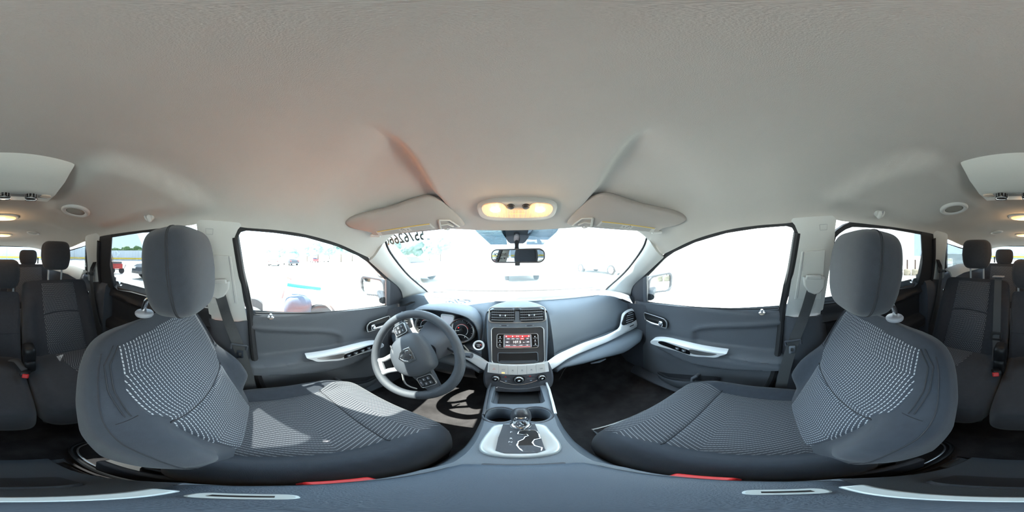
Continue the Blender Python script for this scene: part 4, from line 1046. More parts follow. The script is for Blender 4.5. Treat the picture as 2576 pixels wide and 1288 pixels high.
gp = [(680, 480), (770, 480), (800, 500), (820, 560), (760, 572), (742, 600), (770, 632), (838, 650), (830, 682), (760, 692), (650, 690), (618, 660), (592, 628), (602, 590), (652, 568), (668, 545), (705, 535), (690, 520), (640, 525), (600, 515), (610, 490)]
g3 = [PZ(1150 + x * .2546, 960 + y * .2546, .8045) for x, y in gp]
slot = O('gate_slot', MB().prism(g3, Vector((0, 0, -.0006))), BLACK, con, smooth=False)
O('gate_chrome', MB().tube(g3, .0013, 6, closed=True), CHROME, slot)
for k, ch in enumerate('PRND'):
    q = PZ(1150 + (533 if k != 2 else 526) * .2546, 960 + (500, 562, 597, 632)[k] * .2546, .8040); text('gate_letter', ch, .0085, WHITEP, q, (1, 0, 0), (0, 1, 0), slot)
# lid with latch lip
LP = [(.152, .812, .052), (.148, .822, .060), (.135, .828, .066), (.10, .832, .076), (.05, .834, .088), (.01, .834, .090), (-.02, .832, .089), (-.036, .826, .087), (-.044, .812, .084)]
rows = []
for y, z, w in LP:
    half = [(0, z + .002), (w * .5, z + .001), (w * .85, z - .003), (w * .97, z - .010), (w, z - .020), (w * .99, z - .034)]
    rows.append([Vector((-a, y, b)) for a, b in half[::-1]] + [Vector((a, y, b)) for a, b in half[1:]])
mb = MB(); mb.grid(rows); mb.fan(rows[0]); mb.fan(rows[-1], True)
LIDM = mat('lid_vinyl', (.075, .10, .135), .5, bump=.4, bscale=900, spec=.5)
lid = O('armrest_lid', mb, LIDM, con, ang=60)
O('lid_latch', MB().box((0, .153, .806), (.082, .010, .010)), DASH2, con, bev=.003)
mb = MB()
for s in (-1, 1): mb.tube([Vector((s * w * 1.01, y, z - .030)) for y, z, w in LP], .0025, 6)
O('lid_edge', mb, BLACK, lid, kind='stuff')
STEEL = mat('pale_mount', (.50, .56, .58), .35, metal=.2)
for s in (-1, 1):
    f = FR((s * .054, -.006, .8335), (cos(.12 * s), sin(.12 * s), 0), (-sin(.12 * s), cos(.12 * s), 0))
    p = O('side_clip', slab(MB(), f, rrect(.016, .034, .006, 4), -.003, .003, .0012), STEEL, con, ang=30)
    O('clip_slot', MB().box(f(0, 0, .003), (.005, .020, .001), f.R()), BLACK, p, smooth=False)
O('lid_rear_strip', MB().box((0, -.038, .828), (.13, .016, .010)), STEEL, con, bev=.003)
# rear face with socket
f = FR((0, -.112, .672), (-1, 0, 0), (0, .58, 1)); rp = O('rear_panel', slab(MB(), f, rrect(.12, .11, .02, 4), -.01, .004, .002), DASH2, con, ang=30)
O('socket_frame', ring(MB(), f, rrect(.05, .06, .008, 3), rrect(.040, .050, .006, 3), .003, .008), SATIN, rp)
O('socket_cover', slab(MB(), f, rrect(.038, .048, .006, 3), .003, .007, .001), GBLACK, rp)
for s in (-1, 1):
    mb = MB(); p = [Vector((s * .128, .30, .422)), Vector((s * .132, .0, .422)), Vector((s * .140, -.22, .422)), Vector((s * .155, -.33, .422)), Vector((s * .20, -.365, .422)), Vector((s * .28, -.37, .422))]
    mb.tube(crom(p, 6), .007, 8); O('floor_edge', mb, BLACK, con)
    mb = MB(); mb.tube([v + Vector((s * .012, .010, .002)) for v in crom(p, 6)], .003, 6); O('floor_trim', mb, SATIN, con)
# shift lever
lev = T('shift_lever', (0, .295, .80), label='shift lever with dark knob and chrome front on the console', cat='shift lever')
ax = Vector((.02, -.08, 1)).normalized(); o_ = Vector((.001, .312, .802))
O('boot_collar', MB().lathe([(.022, .0), (.020, .006), (.013, .010)], o_, ax, 24), CHROME, lev, ang=50)
O('lever_stem', MB().lathe([(.0115, .004), (.0105, .04)], o_, ax, 20), CHROME, lev)
mb = MB(); R_ = Matrix.Rotation(math.radians(5), 3, 'X'); mb.sup(o_ + ax * .068, (.0195, .0215, .036), .75, .75, R=R_, n=20, m=28)
kn = O('knob', mb, mat('knob_leather', (.05, .055, .065), .35), lev, ang=80)
mb = MB(); mb.sup(o_ + ax * .060 + Vector((0, -.008, 0)), (.0155, .0185, .033), .6, .6, R=R_, n=16, m=24); O('knob_chrome', mb, CHROME, lev, ang=80)
O('knob_badge', MB().lathe([(.005, 0), (.004, .002)], o_ + ax * .083 + Vector((0, -.0195, .002)), (0, -1, .45), 16), mat('badge_red', (.35, .12, .14), .3), kn)
# pedals
for nm, x, y, z, w, h in (('brake_pedal', -.255, .86, .60, .095, .055), ('accelerator_pedal', -.155, .90, .52, .05, .12)):
    t = T(nm, (x, y, z), label='worn metal brake pedal under the dashboard' if 'brake' in nm else 'narrow black accelerator pedal by the console', cat='pedal')
    f = FR((x, y, z), (1, 0, 0), (0, .5, .86)); O('pedal_pad', slab(MB(), f, rrect(w, h, .01, 3), -.01, .004, .002), SATIN if 'brake' in nm else BLACK, t, ang=30)
    O('pedal_arm', MB().tube([f(0, h * .3, -.012), Vector((x, y + .10, z + .12)), Vector((x, 1.10, .98))], .009, 8), BLACK, t)
# ================================================================== SEATS
def spow(v, e): return math.copysign(abs(v) ** e, v)
class Back:
    """padded seat back: sections along b (height), a lateral, c towards the front"""
    def __init__(s, o, rec, W, Lb, T0, T1, bol, kp=7, e=.42, bb=(.06, .14, .19, .33), bend=0):
        s.o = Vector(o); s.w = Vector((0, -sin(rec), cos(rec))); s.n = Vector((0, cos(rec), sin(rec))); s.W = W; s.L = Lb; s.T0, s.T1 = T0, T1; s.bol = bol; s.kp = kp; s.e = e; s.bb = bb
    def P(s, a, b, c): return s.o + Vector((a, 0, 0)) + s.w * b + s.n * c
    def k(s, b, p):
        t = 2 * (b + .04) / (s.L + .04) - 1; return max(1e-4, 1 - abs(min(1, max(-1, t))) ** p) ** (1 / p)
    def dims(s, b):
        W = interp(b, s.W) * s.k(b, s.kp); T_ = lerp(s.T0, s.T1, max(0, min(1, b / s.L))) * s.k(b, 5); return W, T_
    def bolster(s, a, b, W):
        q = s.bb; f = ss(b, q[0], q[1]) * (1 - ss(b, q[2], q[3])); h = abs(a) / max(W, 1e-4)
        return s.bol * f * ss(h, .52, .84) + .010 * (1 - h * h) * math.exp(-((b - .17) / .13) ** 2) - .006 * math.exp(-((abs(a) - .60 * W) / .02) ** 2) * f
    def pt(s, th, b):
        W, T_ = s.dims(b); ct, st_ = cos(th), sin(th); a = W * spow(ct, s.e); c = -T_ / 2 + T_ / 2 * spow(st_, .62)
        if st_ > 0: c += s.bolster(a, b, W) * st_ ** .4
        return s.P(a, b, c)
    def front(s, a, b, d=0):
        W, T_ = s.dims(b); h = min(.9999, abs(a) / W); ct = h ** (1 / s.e); st_ = math.sqrt(max(0, 1 - ct * ct))
        return s.P(a, b, -T_ / 2 + T_ / 2 * st_ ** .62 + s.bolster(a, b, W) * st_ ** .4 + d)
    def mesh(s, nb=44, nt=72):
        rows = []
        for i in range(nb + 1):
            t = i / nb; t = (1 - cos(PI * t)) / 2; b = -.04 + (s.L + .04) * t
            rows.append([s.pt(2 * PI * j / nt, b) for j in range(nt)])
        mb = MB().grid(rows, cu=True, flip=True); mb.fan(rows[0], False); mb.fan(rows[-1], True); return mb
class Cush:
    """seat cushion: a lateral, b along y, top surface"""
    def __init__(s, o, W, y0, y1, h, bol, slope=.03):
        s.o = Vector(o); s.W = W; s.y0, s.y1, s.h, s.bol, s.slope = y0, y1, h, bol, slope
    def dims(s, b):
        t = 2 * (b - s.y0) / (s.y1 - s.y0) - 1; t = max(-1, min(1, t)); k = max(1e-4, 1 - abs(t) ** 6) ** (1 / 6)
        return interp(b, s.W) * max(1e-4, 1 - abs(t) ** 9) ** (1 / 9), s.h * k
    def up(s, a, b, W):
        h = abs(a) / max(W, 1e-4); f = 1 - ss(b, s.y1 - .13, s.y1 - .02)
        return s.bol * f * ss(h, .55, .85) + s.slope * (b - s.y0) / (s.y1 - s.y0) + .008 * (1 - h * h) - .006 * math.exp(-((abs(a) - .62 * W) / .02) ** 2) * f
    def pt(s, th, b):
        W, T_ = s.dims(b); ct, st_ = cos(th), sin(th); a = W * spow(ct, .38); c = -s.h * .5 + T_ * .5 * spow(st_, .6)
        if st_ > 0: c += s.up(a, b, W) * st_ ** .4
        return s.o + Vector((a, b, c))
    def top(s, a, b, d=0):
        W, T_ = s.dims(b); h = min(.9999, abs(a) / W); ct = h ** (1 / .38); st_ = math.sqrt(max(0, 1 - ct * ct))
        return s.o + Vector((a, b, -s.h * .5 + T_ * .5 * st_ ** .6 + s.up(a, b, W) * st_ ** .4 + d))
    def mesh(s, nb=44, nt=72):
        rows = []
        for i in range(nb + 1):
            t = (1 - cos(PI * i / nb)) / 2; b = s.y0 + (s.y1 - s.y0) * t
            rows.append([s.pt(2 * PI * j / nt, b) for j in range(nt)])
        mb = MB().grid(rows, cu=True); mb.fan(rows[0], True); mb.fan(rows[-1]); return mb
def patch(fn, wl, b0, b1, puff, nb=26, na=26, swap=False, curve=None):
    """pillowed insert: fn(a, b, d) surface, wl(b)->(a0, a1); curve(a)->shift of lower edge"""
    rows = []; uv = []
    for i in range(nb + 1):
        t = i / nb; r = []; q = []
        for j in range(na + 1):
            u = j / na
            lo_, hi_ = b0, b1
            a0, a1 = wl(lerp(b0, b1, t)); a = lerp(a0, a1, u)
            if curve: 
                c0, c1 = curve(2 * u - 1); lo_, hi_ = b0 + c0, b1 + c1
            b = lerp(lo_, hi_, t)
            e = min(t, 1 - t) * abs(b1 - b0); g = min(u, 1 - u) * abs(a1 - a0)
            d = min(lerp(.0012, puff, min(1, max(0, e) / .011) ** .5), lerp(-.006, puff, min(1, max(0, g) / .014) ** .5))
            r.append(fn(a, b, d)); q.append((a, b))
        rows.append(r); uv.append(q)
    return rows, uv
def seam(fn, pts, r=.0014, d=.001):
    return MB().tube([fn(a, b, d) for a, b in pts], r, 5)
def headrest(name, c, r, R, m, parent, post_y, post_z, px_=.062, front=True, bent=True, pm=None):
    def fn(q):
        t = q.z / r[2]; lo = max(0, -t - .1); q.x *= 1 - .05 * max(0, t) - .17 * lo; q.y *= 1 - .10 * t * t - .10 * lo
        q.y += .008 * (1 - (q.x / r[0]) ** 2) if q.y > 0 else 0; return q
    mb = MB().sup(c, r, .42, .50, R=R, n=30, m=48, fn=fn)
    h = O('headrest', mb, m, parent, ang=80)
    # stitched seam round the side
    for s in (-1, 1):
        for dy in (-.006, .006):
            p = []
            for i in range(31):
                a = -PI / 2 * .93 + PI * .93 * i / 30
                bq = PI / 2 - s * PI / 2 * (1.16 if False else 1)
                q = Vector((s * r[0] * .90 * spow(cos(a), .42), r[1] * .42 * spow(cos(a), .42) + dy, r[2] * spow(sin(a), .42)))
                # push on to the surface
                b_ = atan2(spow(q.y / r[1], 1 / .5), spow(q.x / r[0], 1 / .5)) if cos(a) > .05 else 0
                bb = PI / 2 - s * (PI / 2 - .22) + (dy * 6) * (-s if s > 0 else 1) * (1 if s > 0 else -1) * -1
                q = Vector((r[0] * spow(cos(a), .42) * spow(cos(bb), .50), r[1] * spow(cos(a), .42) * spow(sin(bb), .50), r[2] * spow(sin(a), .42)))
                q = fn(q); p.append(Vector(c) + R @ (q * 1.004))
            O('stitch_line', MB().tube(p, .0012, 4), STITCH, h)
    for s in (-1, 1):
        x = c[0] + s * px_
        p = [Vector((x, post_y, post_z - .02)), Vector((x, post_y, post_z + .02)), Vector((x, post_y + (c[1] - post_y) * .25, post_z + .045)), Vector((x, c[1] - .005, c[2] - r[2] * .72))] if bent else [Vector((x, post_y, post_z - .02)), Vector((x, c[1], c[2] - r[2] * .6))]
        po = O('headrest_post', MB().tube(crom(p, 5), .0072 if bent else .0068, 12), CHROME if bent else mat('post_grey', (.62, .63, .64), .35, metal=.3), parent)
        k = 1 if bent else .8
        O('post_collar', MB().lathe([(.021 * k, -.004), (.0235 * k, .0), (.0235 * k, .005), (.020 * k, .009), (.010 * k, .010)], (x, post_y, post_z), (0, 0, 1), 24), mat('collar_grey', (.36, .38, .42), .35), po, ang=50)
    return h
def front_seat(s, name, lab, dy, dz):
    t = T('seat', (s * .37, .10 + dy, .42), label=lab, cat='seat', group='front seats')
    m = lambda mb: mk(mb, s)
    B = Back((.37, -.035 + dy, .675 + dz), math.radians(24.5), [(-.04, .20), (.05, .225), (.14, .255), (.26, .262), (.36, .252), (.44, .236), (.53, .215)], .535, .135, .105, .055)
    ob = O('backrest', m(B.mesh()), FABRIC, t, ang=70)
    # upper insert spreads to the shoulders, lower insert is narrower
    up = lambda b: (-interp(b, [(.25, .150), (.285, .162), (.318, .188), (.40, .195), (.48, .178)]), interp(b, [(.25, .150), (.285, .162), (.318, .188), (.40, .195), (.48, .178)]))
    rows, uv = patch(B.front, up, .257, .505, .004, curve=lambda u: (-.016 * (1 - u * u) , -.012 * u * u))
    O('upper_insert', m(MB().grid(rows, uv=uv, flip=True)), INSERT, t, ang=70)
    lo = lambda b: (-interp(b, [(.03, .118), (.12, .138), (.24, .156)]), interp(b, [(.03, .118), (.12, .138), (.24, .156)]))
    rows, uv = patch(B.front, lo, .018, .2555, .006, curve=lambda u: (0, -.016 * (1 - u * u)))
    O('lower_insert', m(MB().grid(rows, uv=uv, flip=True)), INSERT, t, ang=70)
    # seams
    for sg in (-1, 1):
        for off in (0, .009):
            p = [(sg * (interp(b, [(.27, .200), (.34, .203), (.40, .206), (.46, .196), (.50, .165)]) + off), b + off * .3) for b in [.322 + i * .0092 for i in range(20)]]
            O('shoulder_stitch', m(seam(B.front, p)), STITCH, ob)
        p = [(sg * (.150 + i * .0085), .262 + .004 * sin(i)) for i in range(7)]; 
        O('side_seam', m(seam(B.front, [(sg * (.192 + i * .0055), .318 - i * .001) for i in range(8)], .0012)), STITCH, ob)
        p = []
        for i in range(30):
            b = .01 + i * .0165; W, T_ = B.dims(b); p.append(B.pt(.52 if sg > 0 else PI - .52, b) + B.n * .001)
        O('edge_stitch', m(MB().tube(p, .0014, 5)), STITCH, ob)
        p = [B.pt(.06 if sg > 0 else PI - .06, b_) for b_ in [.01 + i * .0165 for i in range(30)]]
    R = Matrix.Rotation(math.radians(6), 3, 'X')
    if True:
        c = Vector((s * .37, (-.196 if s < 0 else -.207) + dy, 1.279 + (dz if s < 0 else .004))); tp = B.P(0, .535, -.05)
        headrest('headrest', c, (.120, .058, .104), R, FABRIC, t, -.272 + dy, 1.166 + dz)
    C = Cush((.37, 0, .685 + dz), [(-.12, .225), (.0, .245), (.15, .252), (.28, .245), (.345, .225)], -.13 + dy, .345 + dy, .17, .038, .034)
    oc_ = O('cushion', m(C.mesh()), FABRIC, t, ang=70)
    wl = lambda b: (-interp(b - dy, [(-.06, .145), (.1, .158), (.19, .165)]), interp(b - dy, [(-.06, .145), (.1, .158), (.19, .165)]))
    rows, uv = patch(C.top, wl, -.075 + dy, .191 + dy, .005, curve=lambda u: (0, .010 * (1 - u * u)))
    O('cushion_insert', m(MB().grid(rows, uv=uv)), INSERTC, t, ang=70)
    wl = lambda b: (-interp(b - dy, [(.19, .168), (.25, .195), (.33, .205)]), interp(b - dy, [(.19, .168), (.25, .195), (.33, .205)]))
    rows, uv = patch(C.top, wl, 0.1915 + dy, .338 + dy, .005, curve=lambda u: (.010 * (1 - u * u), 0))
    O('front_insert', m(MB().grid(rows, uv=uv)), INSERTC, t, ang=70)
    O('insert_seam', m(seam(C.top, [(.166 * u, .1912 + dy + .010 * (1 - u * u)) for u in [-1 + i / 15 for i in range(31)]], .0022, .0012)), STITCH, oc_)
    O('insert_seam', m(seam(B.front, [(.153 * u, .2562 - .016 * (1 - u * u)) for u in [-1 + i / 15 for i in range(31)]], .0024, .0012)), STITCH, ob)
    mb = MB(); q = .56 + dz
    mb.prism([Vector((.150, y, z)) for y, z in ((-.20, .47), (-.20, .60), (-.05, .60), (.22, .575), (.30, .55), (.28, .47))], Vector((-.016, 0, 0)))
    O('side_cover', m(mb), DASH2, t, bev=.006)
    mb = MB(); mb.prism([Vector((.61, y, z)) for y, z in ((-.20, .47), (-.20, .60), (-.05, .60), (.22, .575), (.30, .55), (.28, .47))], Vector((.016, 0, 0))); O('side_cover', m(mb), DASH2, t, bev=.006)
    mb = MB(); mb.box((.37, .06 + dy, .53), (.42, .42, .12)); O('seat_pan', m(mb), BLACK, t, bev=.01)
    for x in (.18, .56):
        mb = MB(); mb.box((x, .05, .455), (.035, .56, .05)); O('seat_rail', m(mb), BLACK, t, bev=.004)
    mb = MB(); mb.tube([Vector((.19, .365, .52)), Vector((.19, .40, .515)), Vector((.40, .405, .515)), Vector((.40, .365, .52))], .006, 8); O('slide_bar', m(mb), SATIN, t)
    mb = MB(); mb.box((.62, -.12 + dy, .62), (.02, .10, .03)); O('recline_lever', m(mb), DASH2, t, bev=.006)
    # buckle beside the console
    b = T('seatbelt_buckle', (s * .107, .05, .60), label='red topped buckle beside the %s' % ('driver seat' if s < 0 else 'passenger seat'), cat='buckle', group='red belt buckles')
    R2 = Matrix.Rotation(math.radians(-18), 3, 'X')
    O('buckle_stalk', m(MB().tube([Vector((.118, -.05, .56)), Vector((.112, .01, .63)), Vector((.108, .04, .675))], .012, 8, flat=.6)), BLACK, b)
    O('buckle_body', m(MB().box((.107, .048, .690), (.024, .062, .045), R2)), BLACK, b, bev=.006)
    O('release_button', m(MB().box((.106, .052, .720), (.018, .058, .022), R2)), RED, b, bev=.004)
    return t
front_seat(-1, 'driver', 'front seat behind the steering wheel, charcoal cloth with dashed inserts', .008, .018)
front_seat(1, 'passenger', 'front seat without a steering wheel ahead, charcoal cloth with dashed inserts', -.018, -.012)
# ---------------------------------------------------------------- second row
def rear_seat(x, wb, lab, insert, low, y0=-.86, s=1, belt=False):
    t = T('seat', (x, y0 + .1, .48), label=lab, cat='seat', group='second row seats')
    Lb = .545 if not low else .47
    B = Back((x, y0, .665), math.radians(22), [(-.04, wb), (.3, wb), (.46, wb * .98), (.545, wb * .96)], Lb, .12, .085, .026 if insert else .006, kp=16, e=.26, bb=(.03, .10, .36, .46))
    O('backrest', B.mesh(), FABRIC2, t, ang=70)
    if insert:
        io, oo = .108, .150
        f = lambda b: (-s * .0 + (-(.155 if s > 0 else .105)), (.105 if s > 0 else .155))
        f = lambda b: ((-.105 - .02 * b, .150 - .04 * b) if s > 0 else (-.150 + .04 * b, .105 + .02 * b))
        rows, uv = patch(B.front, f, .315, .522, .003, curve=lambda u: (.016 * (1 - u * u), 0)); O('upper_insert', MB().grid(rows, uv=uv, flip=True), INSERTR, t, ang=70)
        rows, uv = patch(B.front, f, .02, .305, .004, curve=lambda u: (0, .016 * (1 - u * u))); O('lower_insert', MB().grid(rows, uv=uv, flip=True), INSERTR, t, ang=70)
    else:
        O('back_seam', seam(B.front, [(-wb * .9 + i * wb * .09, .20) for i in range(21)], .002), STITCH, t)
    C = Cush((x, 0, .705), [(-2, wb * 1.02), (2, wb * 1.02)], y0 - .06, y0 + .445, .17, .012 if insert else .004, .02)
    C.W = [(y0 - .06, wb * 1.02), (y0 + .3, wb * 1.05), (y0 + .445, wb * .98)]
    O('cushion', C.mesh(), FABRIC2, t, ang=70)
    if insert:
        f = lambda b: ((-.02, .16) if s > 0 else (-.16, .02))
        f = lambda b: ((-.07 + .35 * (b - y0) * .35, .185) if s > 0 else (-.185, .07 - .35 * (b - y0) * .35))
        rows, uv = patch(C.top, f, y0 + .0, y0 + .20, .003); O('cushion_insert', MB().grid(rows, uv=uv), INSERTR, t, ang=70)
        rows, uv = patch(C.top, f, y0 + .205, y0 + .43, .003); O('front_insert', MB().grid(rows, uv=uv), INSERTR, t, ang=70)
    O('seat_base', MB().box((x, y0 + .16, .55), (wb * 1.8, .40, .16)), BLACK, t, bev=.01)
    tp = B.P(0, Lb, -.045)
    if insert: headrest('headrest', Vector((x, tp.y + .015, 1.337)), (.102, .055, .100), Matrix.Rotation(math.radians(4), 3, 'X'), FABRIC2, t, tp.y, tp.z - .004, .048, bent=False)
    else: headrest('headrest', Vector((x, tp.y + .005, tp.z + .128)), (.104, .050, .095), Matrix.Rotation(math.radians(4), 3, 'X'), FABRIC2, t, tp.y, tp.z - .004, .062, bent=False)
    return t, B, C
tL, BL, CL_ = rear_seat(-.355, .243, 'left second row seat with dashed panel, tall headrest and grey webbing beside it', True, False, s=-1)
tR, BR, CR_ = rear_seat(.355, .243, 'right second row seat crossed by a vertical belt over its inner edge', True, False, s=1)
tM, BM, CM = rear_seat(.0, .104, 'plain middle second row seat with low back and headrest', False, True)
# hinge covers between the seat backs
for s in (-1, 1):
    h = T('hinge_cover', (s * .125, -.77, .66), label='black rounded hinge cover beside the %s second row seat' % ('left' if s < 0 else 'right'), cat='hinge', group='seat hinge covers')
    O('hinge_drum', MB().sup((s * .125, -.775, .80), (.032, .05, .055), .5, .5, n=14, m=24), BLACK, h, ang=80)
    O('hinge_foot', MB().sup((s * .125, -.76, .715), (.028, .045, .06), .35, .35, n=14, m=24), BLACK, h, ang=80)
# third row
for s in (-1, 1):
    t = T('seat', (s * .30, -1.9, .5), label='small third row seat seen far back on the %s' % ('left' if s < 0 else 'right'), cat='seat', group='third row seats')
    B = Back((s * .30, -1.80, .70), math.radians(20), [(-.04, .27), (.6, .25)], .57, .12, .09, .015, kp=16, e=.25)
    O('backrest', B.mesh(30, 48), FABRIC2, t, ang=70)
    rows, uv = patch(B.front, lambda b: (-.17, .17), .1, .53, .003); O('insert', MB().grid(rows, uv=uv, flip=True), INSERTR, t, ang=70)
    tp = B.P(0, .57, -.045); headrest('headrest', Vector((s * .30, tp.y, tp.z + .095)), (.112, .05, .095), Matrix.Rotation(math.radians(4), 3, 'X'), FABRIC2, t, tp.y, tp.z - .005, .05, bent=False)
    O('cushion', MB().sup((s * .30, -1.56, .66), (.27, .25, .08), .3, .3, n=14, m=28), FABRIC2, t, ang=80)
    O('belt_anchor', MB().box((s * (.30 + .19), tp.y - .30, 1.27), (.018, .012, .09)), BLACK, t)
# ================================================================== CEILING AND OTHER FITTINGS
def chit(px, py):
    r = ray(px, py); t = .1
    while t < 4:
        p = CAM + r * t
        if p.z > ceil_z(p.x, p.y): break
        t += .002
    return CAM + r * (t - .002)
def cframe(px, py, du=1, dz=-.004):
    p = chit(px, py); e = .02
    nx = -(ceil_z(p.x + e, p.y) - ceil_z(p.x - e, p.y)) / (2 * e); ny = -(ceil_z(p.x, p.y + e) - ceil_z(p.x, p.y - e)) / (2 * e)
    n = -Vector((nx, ny, 1)).normalized(); u = Vector((1, 0, 0)); u = (u - n * u.dot(n)).normalized(); w = n.cross(u)
    f = FR(p - Vector((0, 0, -dz)), u, w); return f
BULB = mat('lamp_bulb', (1, .8, .5), .3, emit=(1.0, .72, .38), es=14)
LENS = mat('lamp_lens', (.62, .47, .38), .25, emit=(1.0, .56, .26), es=.42)
# ---- overhead map lamp
f = cframe(1301, 521)
p0, p1 = chit(1301, 495), chit(1301, 546); dep = (p0 - p1).length
W_ = (PL(1404, 521, f.o, f.n) - PL(1203, 521, f.o, f.n)).length
lamp = T('map_lamp', f.o, label='oval grey overhead lamp console with two lit warm bulbs', cat='lamp')
o1 = [(W_ / 2 * spow(cos(a), .55), dep / 2 * spow(sin(a), .7)) for a in [2 * PI * k / 56 for k in range(56)]]
mb = MB(); rows = [f.pts([(a * s_, b * s_) for a, b in o1], h) for s_, h in ((1.0, -.006), (1.0, .006), (.98, .014), (.94, .017), (.80, .016))]
mb.grid(rows, cu=True); mb.fan(rows[-1]); O('lamp_housing', mb, TRIM, lamp, ang=60)
def fp(px, py, c=.0175): 
    p = PL(px, py, f.o + f.n * c, f.n) - f.o; return (p.dot(f.u), p.dot(f.w))
ln = [(1212, 522), (1222, 513), (1250, 510), (1262, 512), (1270, 518), (1276, 524), (1301, 526), (1327, 524), (1333, 518), (1341, 512), (1353, 510), (1381, 513), (1391, 522), (1386, 535), (1372, 543), (1340, 546), (1301, 547), (1262, 546), (1230, 543), (1217, 535)]
lp = [fp(*q) for q in ln]; lp = [(p.x, p.y) for p in crom([Vector((a, b, 0)) for a, b in lp], 3, True)]
ls = MB(); ls.prism(f.pts(lp, .016), f.n * .004); lens = O('lens', ls, LENS, lamp, ang=30)
rb = MB()
for k in range(60):
    x = lerp(-.105, .105, k / 59); ys = [b for a, b in lp if abs(a - x) < .006]
    if len(ys) < 2: continue
    rb.tube([f(x, min(ys) + .003, .0205), f(x, max(ys) - .003, .0205)], .0006, 4)
O('lens_ribs', rb, mat('lens_rib', (.9, .6, .35), .3, emit=(1, .55, .22), es=.5), lens, kind='stuff')
for px in (1246, 1358):
    a, b = fp(px, 526); mb = MB().sup(f(a, b, .0205), (.017, .015, .004), 1, 1, R=f.R(), n=10, m=20); O('bulb', mb, BULB, lens, ang=0)
    ld = bpy.data.lights.new('map_bulb', 'POINT'); ld.energy = .12; ld.color = (1, .66, .34); ld.shadow_soft_size = .02; lo = bpy.data.objects.new('map_bulb', ld); COL.objects.link(lo); lo.location = f(a, b, .045)
for px in (1285, 1323):
    a, b = fp(px, 519); O('lamp_switch', MB().lathe([(.0125, .014), (.0125, .021), (.010, .0235)], f(a, b), f.n, 24), mat('switch_brown', (.05, .045, .045), .45), lamp, ang=50)
a, b = fp(1301, 536); O('centre_bar', MB().box(f(a, b, .021), (.055, .003, .001), f.R()), mat('lens_rib', (1, 1, 1)), lamp)

# ---- sun visors
VQ = [CAM + (chit(*q) - CAM) * k for q, k in (((1440, 560), .955), ((1505, 494), .935), ((1716, 552), .95))]
VN = (VQ[1] - VQ[0]).cross(VQ[2] - VQ[0]).normalized(); VN = VN if VN.z > 0 else -VN; VP = VQ[0]
def vp(px, py, c=0): return PL(px, py, VP - VN * c, VN)
vo = [(1428, 567), (1431, 553), (1444, 536), (1475, 505), (1502, 492), (1530, 491), (1611, 517), (1700, 537), (1726, 548), (1727, 557), (1707, 567), (1664, 577), (1655, 585), (1600, 582), (1540, 578), (1480, 573)]
for s, side in ((-1, 'left'), (1, 'right')):
    v = T('sun_visor', Vector((s * .38, .56, 1.44)), label='folded grey sun visor above the %s of the windscreen' % side, cat='visor', group='sun visors')
    P = crom([vp(*q) for q in vo], 4, True); c = sum(P, Vector()) / len(P); up = VN * 1
    mb = MB(); rows = [[c + (p - c) * k_ + up * h for p in P] for k_, h in ((.96, .022), (1.0, .014), (1.0, .008), (.975, .001), (.93, -.002), (.6, -.0035))]
    fl = True
    mb.grid(rows, cu=True, flip=False); mb.fan(rows[-1]); mb.fan(rows[0], True)
    vb = O('visor_body', mk(mb, s), mat('visor_vinyl', (.44, .41, .385), .7, bump=.2, bscale=700, spec=.2), v, ang=60)
    bm = bmesh.new(); bm.from_mesh(vb.data); bmesh.ops.recalc_face_normals(bm, faces=bm.faces); bm.to_mesh(vb.data); bm.free()
    # warning label
    q = [vp(1500, 569, .0042), vp(1513, 556, .0042), vp(1651, 574, .0042), vp(1642, 585, .0042)]
    lb = O('warning_label', mk(MB().prism(q, VN * .0006), s), mat('label_grey', (.62, .62, .60), .5), vb, smooth=False)
    def lq(u, t, c=.0048): return q[0].lerp(q[3], u).lerp(q[1].lerp(q[2], u), t) - VN * c * .2
    O('label_band', mk(MB().prism([lq(.02, .84), lq(.98, .84), lq(.98, .99), lq(.02, .99)], VN * .0004), s), mat('label_yellow', (.72, .50, .10), .5), lb, smooth=False)
    mb = MB()
    for k in range(6):
        for u0, u1 in ((.04, .40), (.60, .93)): mb.prism([lq(u0, .12 + k * .11), lq(u1, .12 + k * .11), lq(u1, .15 + k * .11), lq(u0, .15 + k * .11)], VN * .0003)
    O('label_lines', mk(mb, s), mat('label_ink', (.30, .30, .31), .6), lb, smooth=False, kind='stuff')
    mb = MB(); rr = random.Random(5)
    for k in range(9):
        a, b = .44 + rr.random() * .12, .2 + rr.random() * .5; mb.prism([lq(a, b), lq(a + .02, b + .03), lq(a + .012, b + .12)], VN * .0003)
    O('label_picture', mk(mb, s), BLACK, lb, smooth=False, kind='stuff')
    # clip towards the centre
    A = [vp(1440, 567, .008), vp(1464, 550, .008), vp(1491, 549, .008), vp(1487, 571, .008)]
    mb = MB(); mb.tube(A[:3] , .0035, 6); mb.tube([A[2], A[3]], .0045, 6); mb.tube([vp(1455, 566, .008), vp(1470, 560, .008), vp(1486, 561, .008)], .003, 6); mb.tube([vp(1462, 569, .012), vp(1468, 573, .014), vp(1478, 572, .012)], .003, 6)
    O('visor_clip', mk(mb, s), TRIM, v, ang=60)
    mb = MB(); mb.tube([vp(1640, 584, .0), vp(1664, 583, -.006)], .007, 8); O('visor_pivot', mk(mb, s), TRIM, v, ang=60)

